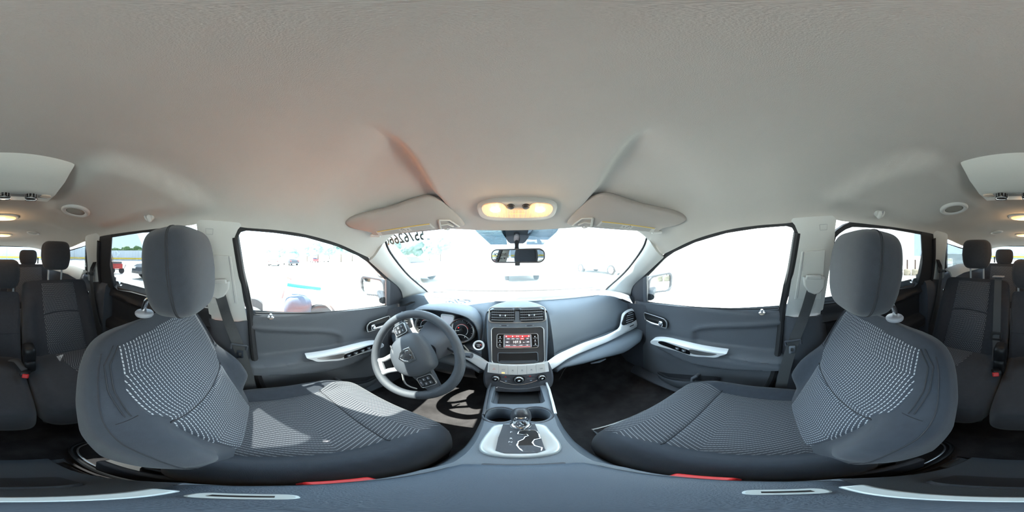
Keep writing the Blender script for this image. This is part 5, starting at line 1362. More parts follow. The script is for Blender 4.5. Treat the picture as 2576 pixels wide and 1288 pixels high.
# ---- rear overhead climate console
oc = T('overhead_console', (0, -.5, 1.58), label='pale overhead panel with chrome dials above the second row', cat='console')
rows = []
for i in range(21):
    u = -1 + i / 10
    yt = -.372 - .012 * u * u; zt = 1.598 - .006 * u * u; xt = .172 * u; xb = .168 * u if True else 0
    yb = -.520 + .004 * u * u; zb = 1.548
    rows.append([Vector((xt * 1.0, yt + .01, zt + .02)), Vector((xt, yt, zt)), Vector((lerp(xt, xb, .5), lerp(yt, yb, .5) + .006, lerp(zt, zb, .5) - .006)), Vector((xb * .985, yb + .008, zb + .001)), Vector((xb * .975, yb - .003, zb - .003)), Vector((xb * .96, yb - .030, zb - .003)), Vector((xb * .97, yb - .10, zb + .005)), Vector((xb, yb - .20, zb + .05))])
mb = MB().grid(rows); e0 = rows[0]; e1 = rows[-1]; mb.fan(e0, False); mb.fan(e1, True)
ob = O('console_shell', mb, mat('overhead_plastic', (.74, .75, .71), .5, bump=.1, bscale=600), oc, ang=45)
bm = bmesh.new(); bm.from_mesh(ob.data); bmesh.ops.recalc_face_normals(bm, faces=bm.faces); bm.to_mesh(ob.data); bm.free()
mb = MB(); mb.box((0, -.537, 1.543), (.29, .026, .004)); O('dial_strip', mb, mat('strip_grey', (.30, .31, .31), .5), oc, bev=.002)
for x in (-.088, 0, .088):
    d = O('climate_dial', MB().lathe([(.0205, 0), (.0205, .014), (.0195, .017), (.0165, .0175)], (x + .003, -.530, 1.5425), (0, -.1, -1), 32), GBLACK, oc, ang=50)
    rb = MB()
    for k in range(12):
        a = 2 * PI * k / 12; rb.box((x + .003 + cos(a) * .0205, -.530 + sin(a) * .0205, 1.535), (.0022, .0022, .012), Matrix.Rotation(a, 3, 'Z'))
    O('dial_ribs', rb, SATIN, d, kind='stuff')
    O('dial_ring', MB().lathe([(.0212, .0145), (.0216, .0165), (.0200, .0185)], (x + .003, -.530, 1.5425), (0, -.1, -1), 32, False, False), CHROME, d)
for s in (-1, 1):
    O('side_lens', MB().sup((s * .135, -.532, 1.5425), (.020, .012, .004), .8, .8, n=8, m=20), mat('warm_lens', (.75, .62, .5), .3), oc)
# ---- round ceiling vents and lit dome lamps
def round_vent(px, py, wpx, lab):
    f = cframe(px, py, dz=-.002); r = (PL(px + wpx / 2, py, f.o, f.n) - PL(px - wpx / 2, py, f.o, f.n)).length / 2
    t = T('ceiling_vent', f.o, label=lab, cat='vent', group='round ceiling vents')
    O('vent_ring', MB().lathe([(r, -.006), (r, .004), (r * .93, .008), (r * .78, .008), (r * .66, .004), (r * .62, -.004)], f.o, f.n, 36, False, False), TRIM, t, ang=50)
    O('vent_core', MB().lathe([(r * .66, .001), (r * .60, .004)], f.o, f.n, 28), mat('vent_core', (.33, .32, .28), .6), t, ang=50)
    mb = MB()
    O('vent_gap', MB().lathe([(r * .70, .0005), (r * .70, .0025)], f.o + f.u * .002, f.n, 28), BLACK, t)
round_vent(190, 530, 66, 'round grey ceiling vent over the left second row seat')
round_vent(2400, 524, 66, 'round grey ceiling vent over the right second row seat')
round_vent(84, 585, 28, 'tiny far ceiling vent on the left near the third row')
round_vent(2507, 583, 28, 'tiny far ceiling vent on the right near the third row')
def dome(px, py, wpx, lab, e):
    f = cframe(px, py, dz=-.002); r = (PL(px + wpx / 2, py, f.o, f.n) - PL(px - wpx / 2, py, f.o, f.n)).length / 2
    t = T('dome_lamp', f.o, label=lab, cat='lamp')
    O('lamp_ring', MB().sup(f.o, (r, r * .62, .010), .5, .7, R=f.R(), n=12, m=36), TRIM, t, ang=80)
    O('lens', MB().sup(f.o + f.n * .004, (r * .84, r * .48, .012), .6, .7, R=f.R(), n=12, m=36), mat('dome_lens', (.9, .7, .4), .3, emit=(1, .55, .18), es=1.1), t, ang=80)
    O('bulb', MB().sup(f.o + f.n * .014, (r * .22, r * .16, .006), 1, 1, R=f.R(), n=10, m=16), BULB, t, ang=0)
    ld = bpy.data.lights.new('dome_bulb', 'POINT'); ld.energy = e; ld.color = (1, .62, .3); ld.shadow_soft_size = .03; lo = bpy.data.objects.new('dome_bulb', ld); COL.objects.link(lo); lo.location = f.o + f.n * .06
dome(2580, 545, 88, 'warm lit dome lamp on the ceiling over the second row', .6)
dome(2580, 590, 54, 'small warm lit dome lamp far back over the third row', .6)
# ---- coat hooks
for s in (-1, 1):
    px, py = (374, 545) if s < 0 else (2214, 536)
    p = PX(px, py, s * .505); n = Vector((-s * .86, .1, -.5)).normalized(); u = Vector((0, 1, 0)); u = (u - n * u.dot(n)).normalized(); w = n.cross(u)
    t = T('coat_hook', p, label='round pale coat hook above the %s rear door' % ('left' if s < 0 else 'right'), cat='hook', group='coat hooks')
    O('hook_base', MB().lathe([(.021, -.02), (.022, .0), (.019, .005), (.012, .006)], p, n, 28), TRIM, t, ang=50)
    w2 = w if w.z < 0 else -w
    O('hook_arm', MB().sup(p + n * .010 + w2 * .006 + u * .006, (.010, .016, .009), .8, .8, R=Matrix((u, w2, n)).transposed(), n=12, m=20), TRIM, t, ang=80)
    O('hook_slot', MB().sup(p + n * .0045 - w2 * .004 - u * .007, (.004, .010, .003), .8, .8, R=Matrix((u, w2, n)).transposed(), n=8, m=14), GREYP, t, ang=80)
# ---- rear-view mirror
c = PY(1301, 643, .70); mt = T('rear_view_mirror', c, label='rear-view mirror with lettered decal hanging before the windscreen', cat='mirror')
mf = FR(c, (1, -.255, 0), (0, -.004, 1)); wM = (PY(1370, 643, .70) - PY(1231, 643, .70)).length; hM = (PY(1301, 623, .70) - PY(1301, 661, .70)).length
def mo(k): return [(a * k, b * k * (1 - .22 * (a / (wM * .5)) ** 2 * (1 if b > 0 else .6))) for a, b in rrect(wM, hM, hM * .36, 7)]
mb = MB(); rows = [mf.pts(mo(k), h) for k, h in ((.6, -.028), (.88, -.022), (.98, -.008), (1.0, .0), (.985, .004), (.95, .004))]
mb.grid(rows, cu=True); mb.fan(rows[0], True); O('mirror_shell', mb, DASH2, mt, ang=60)
O('mirror_glass', MB().fan(mf.pts(mo(.955), .0042)), mat('mirror_glass', (.62, .68, .72), .015, metal=1), mt, smooth=False)
O('mirror_rim', MB().tube(mf.pts(mo(.975), .0035), .0028, 6, closed=True), DASH2, mt)
O('mirror_tab', MB().box(mf(0, -hM * .56, -.004), (.022, .014, .012), mf.R()), DASH2, mt, bev=.003)
text('decal_text', 'POSITIVE', .0185, mat('decal_ink', (.03, .03, .035), .5), mf(-wM * .315, .004, .0049), mf.u, mf.w, mt, sxx=.82)
text('decal_text', 'vibes', .014, MATS['decal_ink'], mf(-wM * .335, -.011, .0049), mf.u, mf.w, mt, shear=.3)
ht = [(0, -.004), (.0042, .0005), (.0036, .0032), (.0018, .0036), (0, .002), (-.0018, .0036), (-.0036, .0032), (-.0042, .0005)]
O('decal_heart', MB().prism(mf.pts([(a * 1.1 - wM * .235, b - .011) for a, b in ht], .0047), mf.n * .0003), MATS['decal_ink'], mt, smooth=False)
st_ = PY(1300, 590, .735); mb = MB().tube(crom([PY(1300, 583, .735) + Vector((0, .02, 0)), PY(1300, 596, .745), PY(1300, 612, .73), PY(1300, 628, .715)], 4), [.0125, .013, .013, .0135, .0145, .015, .0145, .012, .010, .009, .0085, .0095, .012], 12); O('mirror_arm', mb, mat('arm_black', (.018, .02, .024), .9, spec=.05), mt, ang=60)
q = [PY(1254, 572, .72), PY(1347, 572, .72), PY(1322, 609, .79), PY(1316, 613, .80), PY(1284, 613, .80), PY(1278, 609, .79)]
O('mirror_mount', MB().prism(q, Vector((0, .012, .010))), mat('mount_grey', (.09, .105, .13), .6), mt, bev=.002)
# ---- windscreen marker number (written on the outside, so it reads backwards from here)
INK = mat('marker_ink', (.03, .065, .065), .7)
(sa, ta_), (sb, tb_) = windpx(966, 612), windpx(1066, 596); pa, pb = wind(sa, ta_), wind(sb, tb_); sm, tm = (sa + sb) / 2, (ta_ + tb_) / 2; nn = wnorm(sm, tm)
ux = (pb - pa).normalized(); uy = nn.cross(ux).normalized(); uy = uy if uy.z > 0 else -uy; hgt = (wind(*windpx(1015, 589)) - wind(*windpx(1015, 617))).length
tx = text('marker_number', '55762660', hgt * 1.42, INK, (pa + pb) / 2 - nn * .006 + uy * hgt * .10, -ux, uy, w1, shear=-.15, sxx=1.0, bold=.0022)
wx = [v.co.dot(ux) for v in tx.data.vertices]; kx = (pb - pa).length / (max(wx) - min(wx)); mxm = (max(wx) + min(wx)) / 2
for v in tx.data.vertices: v.co += ux * ((v.co.dot(ux) - mxm) * (kx - 1))
q = [wind(*windpx(*p)) - nn * .006 for p in ((1068, 588), (1074, 587), (1082, 605), (1075, 606))]
O('marker_sticker', MB().prism(q, nn * .0006), mat('sticker_blue', (.25, .42, .48), .6), w1, smooth=False)
# ---- door mirrors outside
for s, side in ((-1, 'left'), (1, 'right')):
    c = Vector((.93, .77, 1.112)); t = T('door_mirror', (s * .93, .77, 1.03), label='dark outside door mirror beyond the %s front window' % side, cat='mirror', group='door mirrors')
    f = FR(c, Vector((.98, -.17, 0)), Vector((0, .04, 1)))
    ml = [(a + (.010 * b / .07), b * (1 + .10 * a / .1)) for a, b in rrect(.225, .130, .040, 7)]
    mb = MB(); rows = [f.pts([(a * k, b * k) for a, b in ml], h) for k, h in ((.35, -.105), (.7, -.09), (.92, -.055), (1.06, -.02), (1.10, .006), (1.04, .014), (.88, .012), (.86, .003))]
    mb.grid(rows, cu=True); mb.fan(rows[0], True); O('mirror_housing', mk(mb, s), mat('mirror_housing', (.05, .055, .065), .35, spec=.5), t, ang=60)
    O('mirror_glass', mk(MB().fan(f.pts([(a * .87, b * .87) for a, b in ml], .0055)), s), mat('door_mirror_glass', (.42, .46, .48), .02, metal=1), t, smooth=False)
    O('mirror_arm', mk(MB().tube([Vector((.745, .70, 1.055)), Vector((.80, .74, 1.06)), Vector((.87, .79, 1.075))], [.03, .028, .03], 12, flat=.8), s), MATS['mirror_housing'], t, ang=60)

# ---- seat belts
def ribbon(pts, w, side, n=6):
    P = crom(pts, n); rows = []
    for i, p in enumerate(P):
        d = (P[min(i + 1, len(P) - 1)] - P[max(i - 1, 0)]).normalized(); sd = Vector(side); sd = (sd - d * sd.dot(d)).normalized()
        rows.append([p - sd * w / 2, p - sd * w / 6, p + sd * w / 6, p + sd * w / 2])
    return MB().sheet(rows, .0012)
for s, side in ((-1, 'left'), (1, 'right')):
    t = T('front_seatbelt', (s * .68, -.13, 1.0), label='grey front belt hanging from the %s centre pillar' % side, cat='seatbelt', group='front seat belts')
    g = lambda px, py, o: PS(px, py, o)
    O('webbing', mk(ribbon([g(2047, 722, -.045), g(2040, 742, -.052), g(2024, 792, -.050), PX(1996, 862, .655), PX(1975, 930, .640), PX(1962, 985, .63)], .046, (0, 1, 0)), s), BELTM, t, ang=60)
    mb = MB(); q = [(2018, 693), (2073, 693), (2071, 716), (2060, 731), (2046, 735), (2030, 728), (2020, 712)]
    mb.prism([g(*p, -.030) for p in q], Vector((-.022, 0, -.008))); O('belt_guide', mk(mb, s), TRIM, t, bev=.007, bseg=3)
    mb = MB(); mb.prism([g(*p, -.050) for p in ((2028, 690), (2064, 690), (2066, 700), (2026, 700))], Vector((-.012, 0, -.004))); O('guide_button', mk(mb, s), TRIM, t, bev=.004)
    mb = MB(); a = PX(1996, 858, .648)
    mb.tube([a + Vector((0, -.03, .006)), a + Vector((-.002, .034, .0))], .005, 8); mb.tube([a + Vector((0, -.03, .006)), a + Vector((0, -.032, -.018))], .005, 8); mb.tube([a + Vector((-.002, .034, .0)), a + Vector((-.002, .030, -.02))], .005, 8)
    O('latch_slider', mk(mb, s), DASH2, t, ang=60)
    mb = MB(); b = a + Vector((-.004, .006, -.045)); f = FR(b, (0, 1, 0), (0, 0, 1)); ring(mb, f, rrect(.026, .044, .004, 2), rrect(.012, .020, .003, 2), -.001, .0015); O('latch_plate', mk(mb, s), CHROME, t, smooth=False)
    # floor anchor webbing by the sill
    an = O('anchor_webbing', mk(ribbon([PX(1962, 985, .63), PX(1945, 1000, .625), PX(1915, 1006, .625)], .046, (1, 0, 0)), s), BELTM, t, ang=60)
    # rear belts on the rear pillars
    t = T('rear_seatbelt', (s * .66, -1.05, 1.0), label='dark belt running down the rear pillar on the %s' % side, cat='seatbelt', group='rear seat belts')
    P = [PS(2358, 652, -.03), PS(2363, 668, -.04), PS(2367, 682, -.045), PX(2364, 720, .645), PX(2356, 770, .635), PX(2345, 815, .625)]
    O('webbing', mk(ribbon(P[1:], .046, (0, 1, 0)), s), BELTM, t, ang=60)
    O('belt_slot', mk(MB().prism([PS(2354, 652, -.032), PS(2362, 653, -.032), PS(2369, 668, -.036), PS(2362, 676, -.036)], Vector((-.006, 0, -.002))), s), BLACK, t, bev=.003)
    f = FR(P[2] + Vector((-.006, 0, 0)), (0, -1, 0), (0, 0, 1))
    O('latch_slider', mk(MB().box(P[2] + Vector((-.004, 0, 0)), (.012, .07, .022)), s), BLACK, t, bev=.005)
    f = FR(PX(2370, 731, .59), (0, -1, 0), (0, 0, 1))
    O('anchor_tab', mk(MB().box(PX(2374, 731, .585), (.006, .022, .028)), s), CHROME, t, bev=.002)
# centre belt over the right rear seat back, ending in a buckle by the hinge
t = T('centre_seatbelt', (.255, -.9, .9), label='wide grey belt strapped vertically over the right second row seat', cat='seatbelt')
def bfp(px, py, d): return PL(px, py, BR.P(0, 0, d), BR.n)
O('webbing', ribbon([bfp(2512, 697, .0), bfp(2511, 702, .032), bfp(2509, 760, .034), bfp(2507, 830, .036), bfp(2505, 842, .036)], .046, (1, 0, 0)), BELTM, t, ang=60)
O('webbing', ribbon([bfp(2505, 842, .04), bfp(2506, 880, .06), bfp(2502, 925, .09)], .040, (1, 0, 0)), BELTM, t, ang=60)
f = FR(bfp(2507, 846, .044), (1, 0, 0), BR.w); mb = MB(); ring(mb, f, rrect(.066, .052, .006, 3), rrect(.046, .026, .004, 3), -.004, .006); O('belt_buckle', mb, BLACK, t, bev=.002)
O('belt_guide', MB().box(bfp(2512, 696, .02), (.075, .05, .008)), mat('guide_grey', (.30, .31, .33), .4), t, bev=.003)
# red rear buckles on the cushions
for s, (px, py) in ((-1, (66, 946)), (1, (2503, 942))):
    p = PZ(px, py, .735); t = T('rear_buckle', p - Vector((0, 0, .02)), label='black buckle with red button lying on the %s rear cushion' % ('left' if s < 0 else 'right'), cat='buckle', group='rear buckles')
    R_ = Matrix.Rotation(s * .35, 3, 'Z') @ Matrix.Rotation(math.radians(30), 3, 'X')
    O('buckle_body', MB().box(p + Vector((0, -.025, 0)), (.034, .085, .024), R_), BLACK, t, bev=.006)
    O('release_button', MB().box(p + R_ @ Vector((0, .020, .004)), (.026, .022, .022), R_), RED, t, bev=.004)
    if s < 0: O('buckle_strap', MB().tube(crom([p + Vector((.0, -.05, .0)), p + Vector((.03, -.11, .02)), p + Vector((.06, -.15, .0))], 4), .016, 8, flat=.25, up=(0, 0, 1)), BELTM, t)
# paper slips on the sill edge beside the front cushions
for s in (-1, 1):
    t = T('sill_bracket', (s * .615, .05, .50), label='grey metal seat bracket wedged between the %s front cushion and door' % ('left' if s < 0 else 'right'), cat='bracket', group='seat side brackets')
    O('bracket_plate', mk(MB().prism([PX(1930, 1000, .60), PX(1960, 990, .62), PX(1985, 1006, .62), PX(1975, 1012, .60), PX(1925, 1010, .60)], Vector((0, 0, -.02))), s), mat('pale_bracket', (.40, .42, .43), .5), t, bev=.003)
# ================================================================== OUTSIDE
CONC = mat('bright_concrete', (.72, .71, .67), .9, mottle=.08, mscale=.6)
mb = MB(); mb.grid([[Vector((x, y, 0)) for x in (-120, -2, 2, 120)] for y in (-120, -3, 3, 120)], flip=True)
O('ground', mb, CONC, smooth=False, kind=STR, label='bright concrete yard around the vehicle')
# bonnet of this car
mb = MB(); rows = []
for y, z, w in ((1.47, 1.03, .72), (1.6, 1.035, .74), (1.9, 1.00, .76), (2.25, .93, .74), (2.45, .82, .70), (2.5, .6, .68)):
    rows.append([Vector((w * u, y - .10 * u * u, z - .05 * abs(u) ** 3)) for u in [-1 + i / 8 for i in range(17)]])
mb.sheet(rows, .01 ); O('bonnet', mb, mat('white_car_paint', (.75, .76, .78), .3, coat=.5), ang=60, label='pale bonnet of this car beyond the windscreen', cat='bonnet')
for s, (x0, x1) in ((-1, (-.55, .05)), (1, (.0, .60))):
    t = T('wiper', (x0, 1.2, 1.05), label='dark wiper blade resting along the %s windscreen base' % ('left' if s < 0 else 'right'), cat='wiper', group='windscreen wipers')
    O('blade', MB().tube([Vector((lerp(x0, x1, k / 6), 1.225 - .06 * (abs(lerp(x0, x1, k / 6)) / .6) ** 2, 1.066)) for k in range(7)], .005, 6), mat('wiper_grey', (.12, .12, .13), .6), t)
# ---- other cars
TYRE = mat('tyre', (.04, .04, .045), .8); WIN = mat('car_window', (.08, .13, .18), .08, spec=.8)
def car(name, loc, rz, paint, lab, size=1.0, suv=False, **kw):
    t = T(name, loc, label=lab, cat='car', **kw); t.rotation_euler.z = rz
    R_ = Matrix.Rotation(rz, 4, 'Z'); L_ = 4.6; h = 1.72 if suv else 1.46; hw = .90
    prof = [(-2.3, .35), (-2.3, .75), (-2.22, .98), (-1.7, 1.02 if not suv else 1.08), (1.0, 1.0), (1.9, .92), (2.25, .75), (2.3, .35)]
    def P(x, y, z): return Vector((x, y, z))
    mb = MB(); rows = []
    for k, w in ((-1, .93), (-.97, 1.0), (.97, 1.0), (1, .93)):
        rows.append([P(hw * k, y, z * (1.0 if abs(k) < .99 else .985)) for y, z in prof])
    def L2(o): o.parent = t; return o
    mb.grid(rows); mb.fan(rows[0], True); mb.fan(rows[-1]); L2(O('body', mb, paint, bev=.06, bseg=3, ang=50))
    gp = [(-1.75 if suv else -1.6, 1.03), (-1.45 if suv else -.95, h - .06), (-1.2 if suv else -.7, h), (.0, h), (.35, h - .05), (1.05, 1.0)]
    mb = MB(); rows = []
    for k, in ((-1,), (-.8,), (.8,), (1,)):
        rows.append([P(hw * .93 * k * (1 - .22 * (z - 1.0) / (h - 1.0)), y, z) for y, z in gp])
    mb.grid(rows); mb.fan(rows[0], True); mb.fan(rows[-1]); L2(O('cabin', mb, paint, bev=.04, ang=50))
    for sd in (-1, 1):
        def g(y, z): return P(sd * (hw * .93 * (1 - .22 * (z - 1.0) / (h - 1.0)) + .004), y, z)
        hz = h - .10; y0 = -1.42 if suv else -1.2
        q = [g(y0, 1.06), g(-.28, 1.06), g(-.28, hz), g(-1.28 if suv else -.85, hz)]; q2 = [g(-.20, 1.06), g(.85, 1.06), g(.30, hz - .02), g(-.20, hz)]
        for w_ in (q, q2): L2(O('side_window', MB().prism(w_, Vector((sd * .01, 0, 0))), WIN, smooth=False))
    for (y0, z0, y1, z1) in ((1.0, 1.05, .42, h - .10), (-1.72 if suv else -1.56, 1.07, -1.49 if suv else -1.03, h - .12)):
        dy = .02 if y0 > 0 else -.02; w0, w1 = .80 * .9, .66 * .9
        L2(O('windscreen' if y0 > 0 else 'rear_window', MB().prism([P(-w0, y0 + dy, z0), P(w0, y0 + dy, z0), P(w1, y1 + dy, z1), P(-w1, y1 + dy, z1)], Vector((0, dy * .5, .01))), WIN, smooth=False))
    for sx_ in (-1, 1):
        for y in (-1.42, 1.40):
            w = L2(O('wheel', MB().lathe([(.18, 0), (.32, .0), (.34, .03), (.34, .19), (.32, .22), (.18, .22)], (sx_ * .90 - (.0 if sx_ < 0 else .0) , y, .34), (-sx_, 0, 0), 28), TYRE, ang=50))
            w.data.transform(Matrix.Translation((sx_ * .02, 0, 0)))
            hb = O('hub_cap', MB().lathe([(.21, -.012), (.19, -.03), (.05, -.035)], (sx_ * .92, y, .34), (-sx_, 0, 0), 10), SATIN, ang=30); hb.parent = w
        L2(O('tail_lamp', MB().box((sx_ * .74, -2.29, .82), (.24, .06, .16)), mat('tail_red', (.5, .03, .03), .3), bev=.02))
        L2(O('head_lamp', MB().box((sx_ * .66, 2.24, .72), (.34, .12, .14)), mat('headlamp', (.8, .8, .8), .2), bev=.03))
    L2(O('bumper', MB().box((0, 2.31, .45), (1.6, .08, .20)), paint, bev=.03)); L2(O('bumper', MB().box((0, -2.32, .45), (1.6, .08, .22)), paint, bev=.03))
    return t
WHITEPAINT = mat('white_paint', (.8, .8, .8), .3, coat=.5); SILP = mat('silver_car', (.55, .56, .58), .3, metal=.5); DKP = mat('dark_car', (.02, .022, .03), .3, coat=.5); REDP = mat('red_car', (.45, .03, .03), .3, coat=.5)
def gpt(px, py): return PZ(px, py, 0)
car('car', (-6.4, 7.87, 0), math.radians(-97), mat('dull_white_paint', (.42, .43, .44), .4), 'white car seen through the left of the windscreen')
car('car', (.15, 10.3, 0), math.radians(185), SILP, 'pale car straight ahead beyond the bonnet')
car('car', gpt(1522, 690) + Vector((.3, .8, 0)), math.radians(20), SILP, 'faint silver car through the right of the windscreen')
car('car', gpt(352, 700) + Vector((-1.7, .9, 0)), math.radians(-100), DKP, 'dark car with red lamps past the left rear window', suv=True)
for k, (px, py, rz, m, w) in enumerate(((690, 668, 80, SILP, 'silver'), (730, 667, 100, DKP, 'black'), (790, 660, 85, REDP, 'red'), (815, 659, 95, WHITEPAINT, 'white'))):
    car('car', gpt(px, py), math.radians(rz), m, 'distant %s car parked past the left front window' % w, group='distant parked cars')
# ---- trees along the far edge
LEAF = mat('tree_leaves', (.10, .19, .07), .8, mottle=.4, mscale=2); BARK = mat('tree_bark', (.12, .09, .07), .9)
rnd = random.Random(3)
HAZELEAF = mat('hazed_leaves', (.15, .23, .22), .8, mottle=.3, mscale=2)  # paler copy of the leaves; washed-out haze is put into the colour
def tree(p, h, lab, grp, leaf):
    t = T('tree', p, label=lab, cat='tree', group=grp); mb = MB()
    for k in range(6):
        c = Vector(p) + Vector((rnd.uniform(-.22, .22) * h, rnd.uniform(-.2, .2) * h, h * rnd.uniform(.45, .85))); r = h * rnd.uniform(.16, .27); sd_ = rnd.random() * 50
        def fn(q, r=r, sd_=sd_): return q * (1 + .28 * noise.noise(q * (3.2 / r) + Vector((sd_, 0, 0))) + .12 * noise.noise(q * (9 / r)))
        mb.sup(c, (r, r, r * .85), 1, 1, n=14, m=22, fn=fn)
    O('foliage', mb, leaf, t, ang=0); O('trunk', MB().tube([Vector(p), Vector(p) + Vector((.1, 0, h * .6))], [h * .03, h * .015], 8), BARK, t)
def far(px, d):
    r = ray(px, 644); return Vector((r.x, r.y, 0)).normalized() * d
ORD = ('first', 'second', 'third', 'fourth', 'fifth', 'sixth', 'seventh', 'eighth', 'ninth', 'tenth', 'eleventh', 'twelfth')
for k, px in enumerate((672, 705, 738, 772, 800, 828, 858, 886)):
    tree(far(px, 52 + 9 * (k % 2)), (4.6 if k < 3 else 7.2) + rnd.uniform(-.5, .5), 'hazy tree past the left front window, %s from the left' % ORD[k], 'trees beyond the left front window', HAZELEAF)
for k, px in enumerate((990, 1018, 1048, 1080, 1108)):
    tree(far(px, 40 + 8 * (k % 2)), 5.9 + rnd.uniform(-.4, .9), 'hazy tree behind the white car ahead, %s from the left' % ORD[k], 'trees beyond the windscreen', HAZELEAF)
for k, px in enumerate(range(262, 392, 16)):
    tree(far(px, 86 + 12 * (k % 2)), 7.2 + 1.0 * (k % 2) + rnd.uniform(-.3, .6), 'green tree above the long grey fence at the rear, %s from the left' % ORD[k], 'trees above the fence', LEAF)
# ---- long corrugated fence behind, with its yellow rail
FEN = mat('fence_sheet', (.52, .58, .64), .5); YEL = mat('yellow_rail', (.80, .55, .06), .5)
def wall_run(name, a, b, h, step, m, lab, cat, yellow=True, posts=False):
    a, b = Vector(a), Vector(b); L_ = (b - a).length; d = (b - a) / L_; nrm = Vector((-d.y, d.x, 0)); n = int(L_ / step); t = T(name, a, label=lab, cat=cat); r0 = []; r1 = []
    for i in range(n * 4 + 1):
        o = nrm * (.05 if i % 4 in (1, 2) else 0) * (step / .5); p = a + d * (L_ * i / (n * 4)) + o; r0.append(p); r1.append(p + Vector((0, 0, h)))
    O('sheet', MB().sheet([r0, r1], .04), m, t, smooth=False, kind='stuff')
    if yellow:
        mb = MB(); mb.box((a + b) / 2 + Vector((0, 0, .95)), (.35, L_, .6), Matrix.Rotation(atan2(-d.x, d.y), 3, 'Z')); O('yellow_rail', mb, YEL, t, smooth=False)
        mb = MB(); mb.box((a + b) / 2 + Vector((0, 0, h * .62)), (.16, L_, .14), Matrix.Rotation(atan2(-d.x, d.y), 3, 'Z')); O('sheet_rail', mb, FEN, t, smooth=False)
    return t
wall_run('fence', (-75, -8, 0), (-38, -62, 0), 4.3, 1.2, FEN, 'long pale blue grey sheet fence with a yellow rail, rear left', 'fence')
wall_run('fence', (-37, -62, 0), (20, -64, 0), 5.5, 1.2, FEN, 'pale sheet fence with a yellow rail seen through the tailgate glass', 'fence')
wall_run('building', (12.5, 16, 0), (13.5, -16, 0), 9.0, .45, mat('white_cladding', (.74, .75, .76), .5), 'tall white corrugated building wall on the right', 'building', yellow=False)
for k in range(6):
    x = -28 + k * 9; O('pole', MB().tube([Vector((x, -61, 0)), Vector((x, -61, 7.5))], .10, 6), GREYP, base=(x, -61, 0), label='thin pole before the fence behind the tailgate, %s from the left' % ORD[k], cat='pole', group='poles along the rear fence')
# posts set in pale concrete tyres along the building
for k, (px, py) in enumerate(((2240, 716), (2262, 708), (2282, 703), (2302, 697), (2323, 693))):
    p = gpt(px, py) ; p = p * (10.5 / p.length); q = Vector((p.x, p.y, 0)); t = T('bollard', q, label='rusty post in a pale round base by the white building, %s' % ('outermost to the front', 'second from the front', 'third from the front', 'fourth from the front', 'last to the rear')[k], cat='bollard', group='bollards by the white building')
    O('base', MB().lathe([(.20, 0), (.235, .08), (.235, .16), (.20, .22), (.235, .28), (.22, .36), (.16, .40)], q, (0, 0, 1), 20), mat('bollard_base', (.50, .43, .33), .9), t, ang=60)
    O('post', MB().lathe([(.045, .3), (.045, 1.0)], q, (0, 0, 1), 12), mat('rusty_post', (.12, .07, .05), .8), t, ang=40)
# hooped shelter and container with a lettered sign, rear right
hc = far(2395, 15); t = T('shelter', hc, label='arched hoop shelter past the small right rear window', cat='shelter')
dv = Vector((hc.y, -hc.x, 0)).normalized(); fw = hc.normalized()
for k in range(6):
    c = hc + fw * (k * .55); O('hoop', MB().tube([c + dv * (2.2 * cos(a)) + Vector((0, 0, 1.0 + 2.1 * sin(a))) for a in [PI * i / 16 for i in range(17)]], .035, 6), SILP, t)
ct = far(2385, 14.2); t = T('container', ct, label='grey waste container with a white lettered sign', cat='container')
fc = FR(ct + Vector((0, 0, .70)), -Vector((ct.y, -ct.x, 0)), (0, 0, 1)); 
if fc.n.dot(ct) > 0: fc = FR(ct + Vector((0, 0, .70)), Vector((ct.y, -ct.x, 0)), (0, 0, 1))
O('container_body', MB().prism(fc.pts([(-1.6, -.7), (1.6, -.7), (1.6, .75), (-1.6, .75)], -.2), fc.n * -1.5), mat('container_grey', (.30, .36, .38), .6), t, bev=.04)
O('sign_board', MB().prism(fc.pts([(-.42, -.36), (.42, -.36), (.42, .36), (-.42, .36)], -.18), fc.n * .02), WHITEPAINT, t, smooth=False)
text('sign_letter', 'W', .40, mat('sign_green', (.03, .22, .12), .6), fc(-.17, .14, -.15), fc.u, fc.w, t, ext=.004); text('sign_letter', 'M', .40, mat('sign_yellow', (.70, .60, .25), .6), fc(.18, .14, -.15), fc.u, fc.w, t, ext=.004)
O('sign_line', MB().prism(fc.pts([(-.34, -.24), (.34, -.24), (.34, -.17), (-.34, -.17)], -.158), fc.n * .004), GREYP, t, smooth=False)
# ---- red generator on a hand cart, gas bottle beside it
gp_ = gpt(294, 678); gp_ = gp_ * (13.5 / gp_.length); gp_.z = 0; t = T('generator', gp_, label='small red engine unit on wheels, past the left rear window', cat='machine')
FRG = Vector((gp_.y, -gp_.x, 0)).normalized(); Rg = Matrix.Rotation(atan2(FRG.y, FRG.x), 3, 'Z')
O('engine_body', MB().box(gp_ + Vector((0, 0, .62)), (.95, .5, .42), Rg), REDP, t, bev=.06)
O('tank', MB().sup(gp_ + Vector((0, 0, .90)), (.42, .22, .12), .5, .5, R=Rg, n=10, m=20), mat('machine_grey', (.12, .12, .13), .5), t)
for s in (-1, 1):
    O('cart_wheel', MB().lathe([(.12, -.05), (.24, -.05), (.24, .05), (.12, .05)], gp_ + FRG * (s * .38) + Vector((0, 0, .24)), gp_.normalized(), 20), TYRE, t, ang=40)
O('cart_frame', MB().tube([gp_ + FRG * -.55 + Vector((0, 0, .34)), gp_ + FRG * .55 + Vector((0, 0, .34)), gp_ + FRG * .75 + Vector((0, 0, .75))], .03, 6), TYRE, t)
q = gp_ + FRG * (1.15 if FRG.dot(ray(280, 660)) > 0 else -1.15); q = gpt(277, 677); q = q * (12.9 / q.length); q.z = 0
t = T('hand_truck', q, label='rusty hand truck with a gas bottle beside the red engine', cat='hand truck')
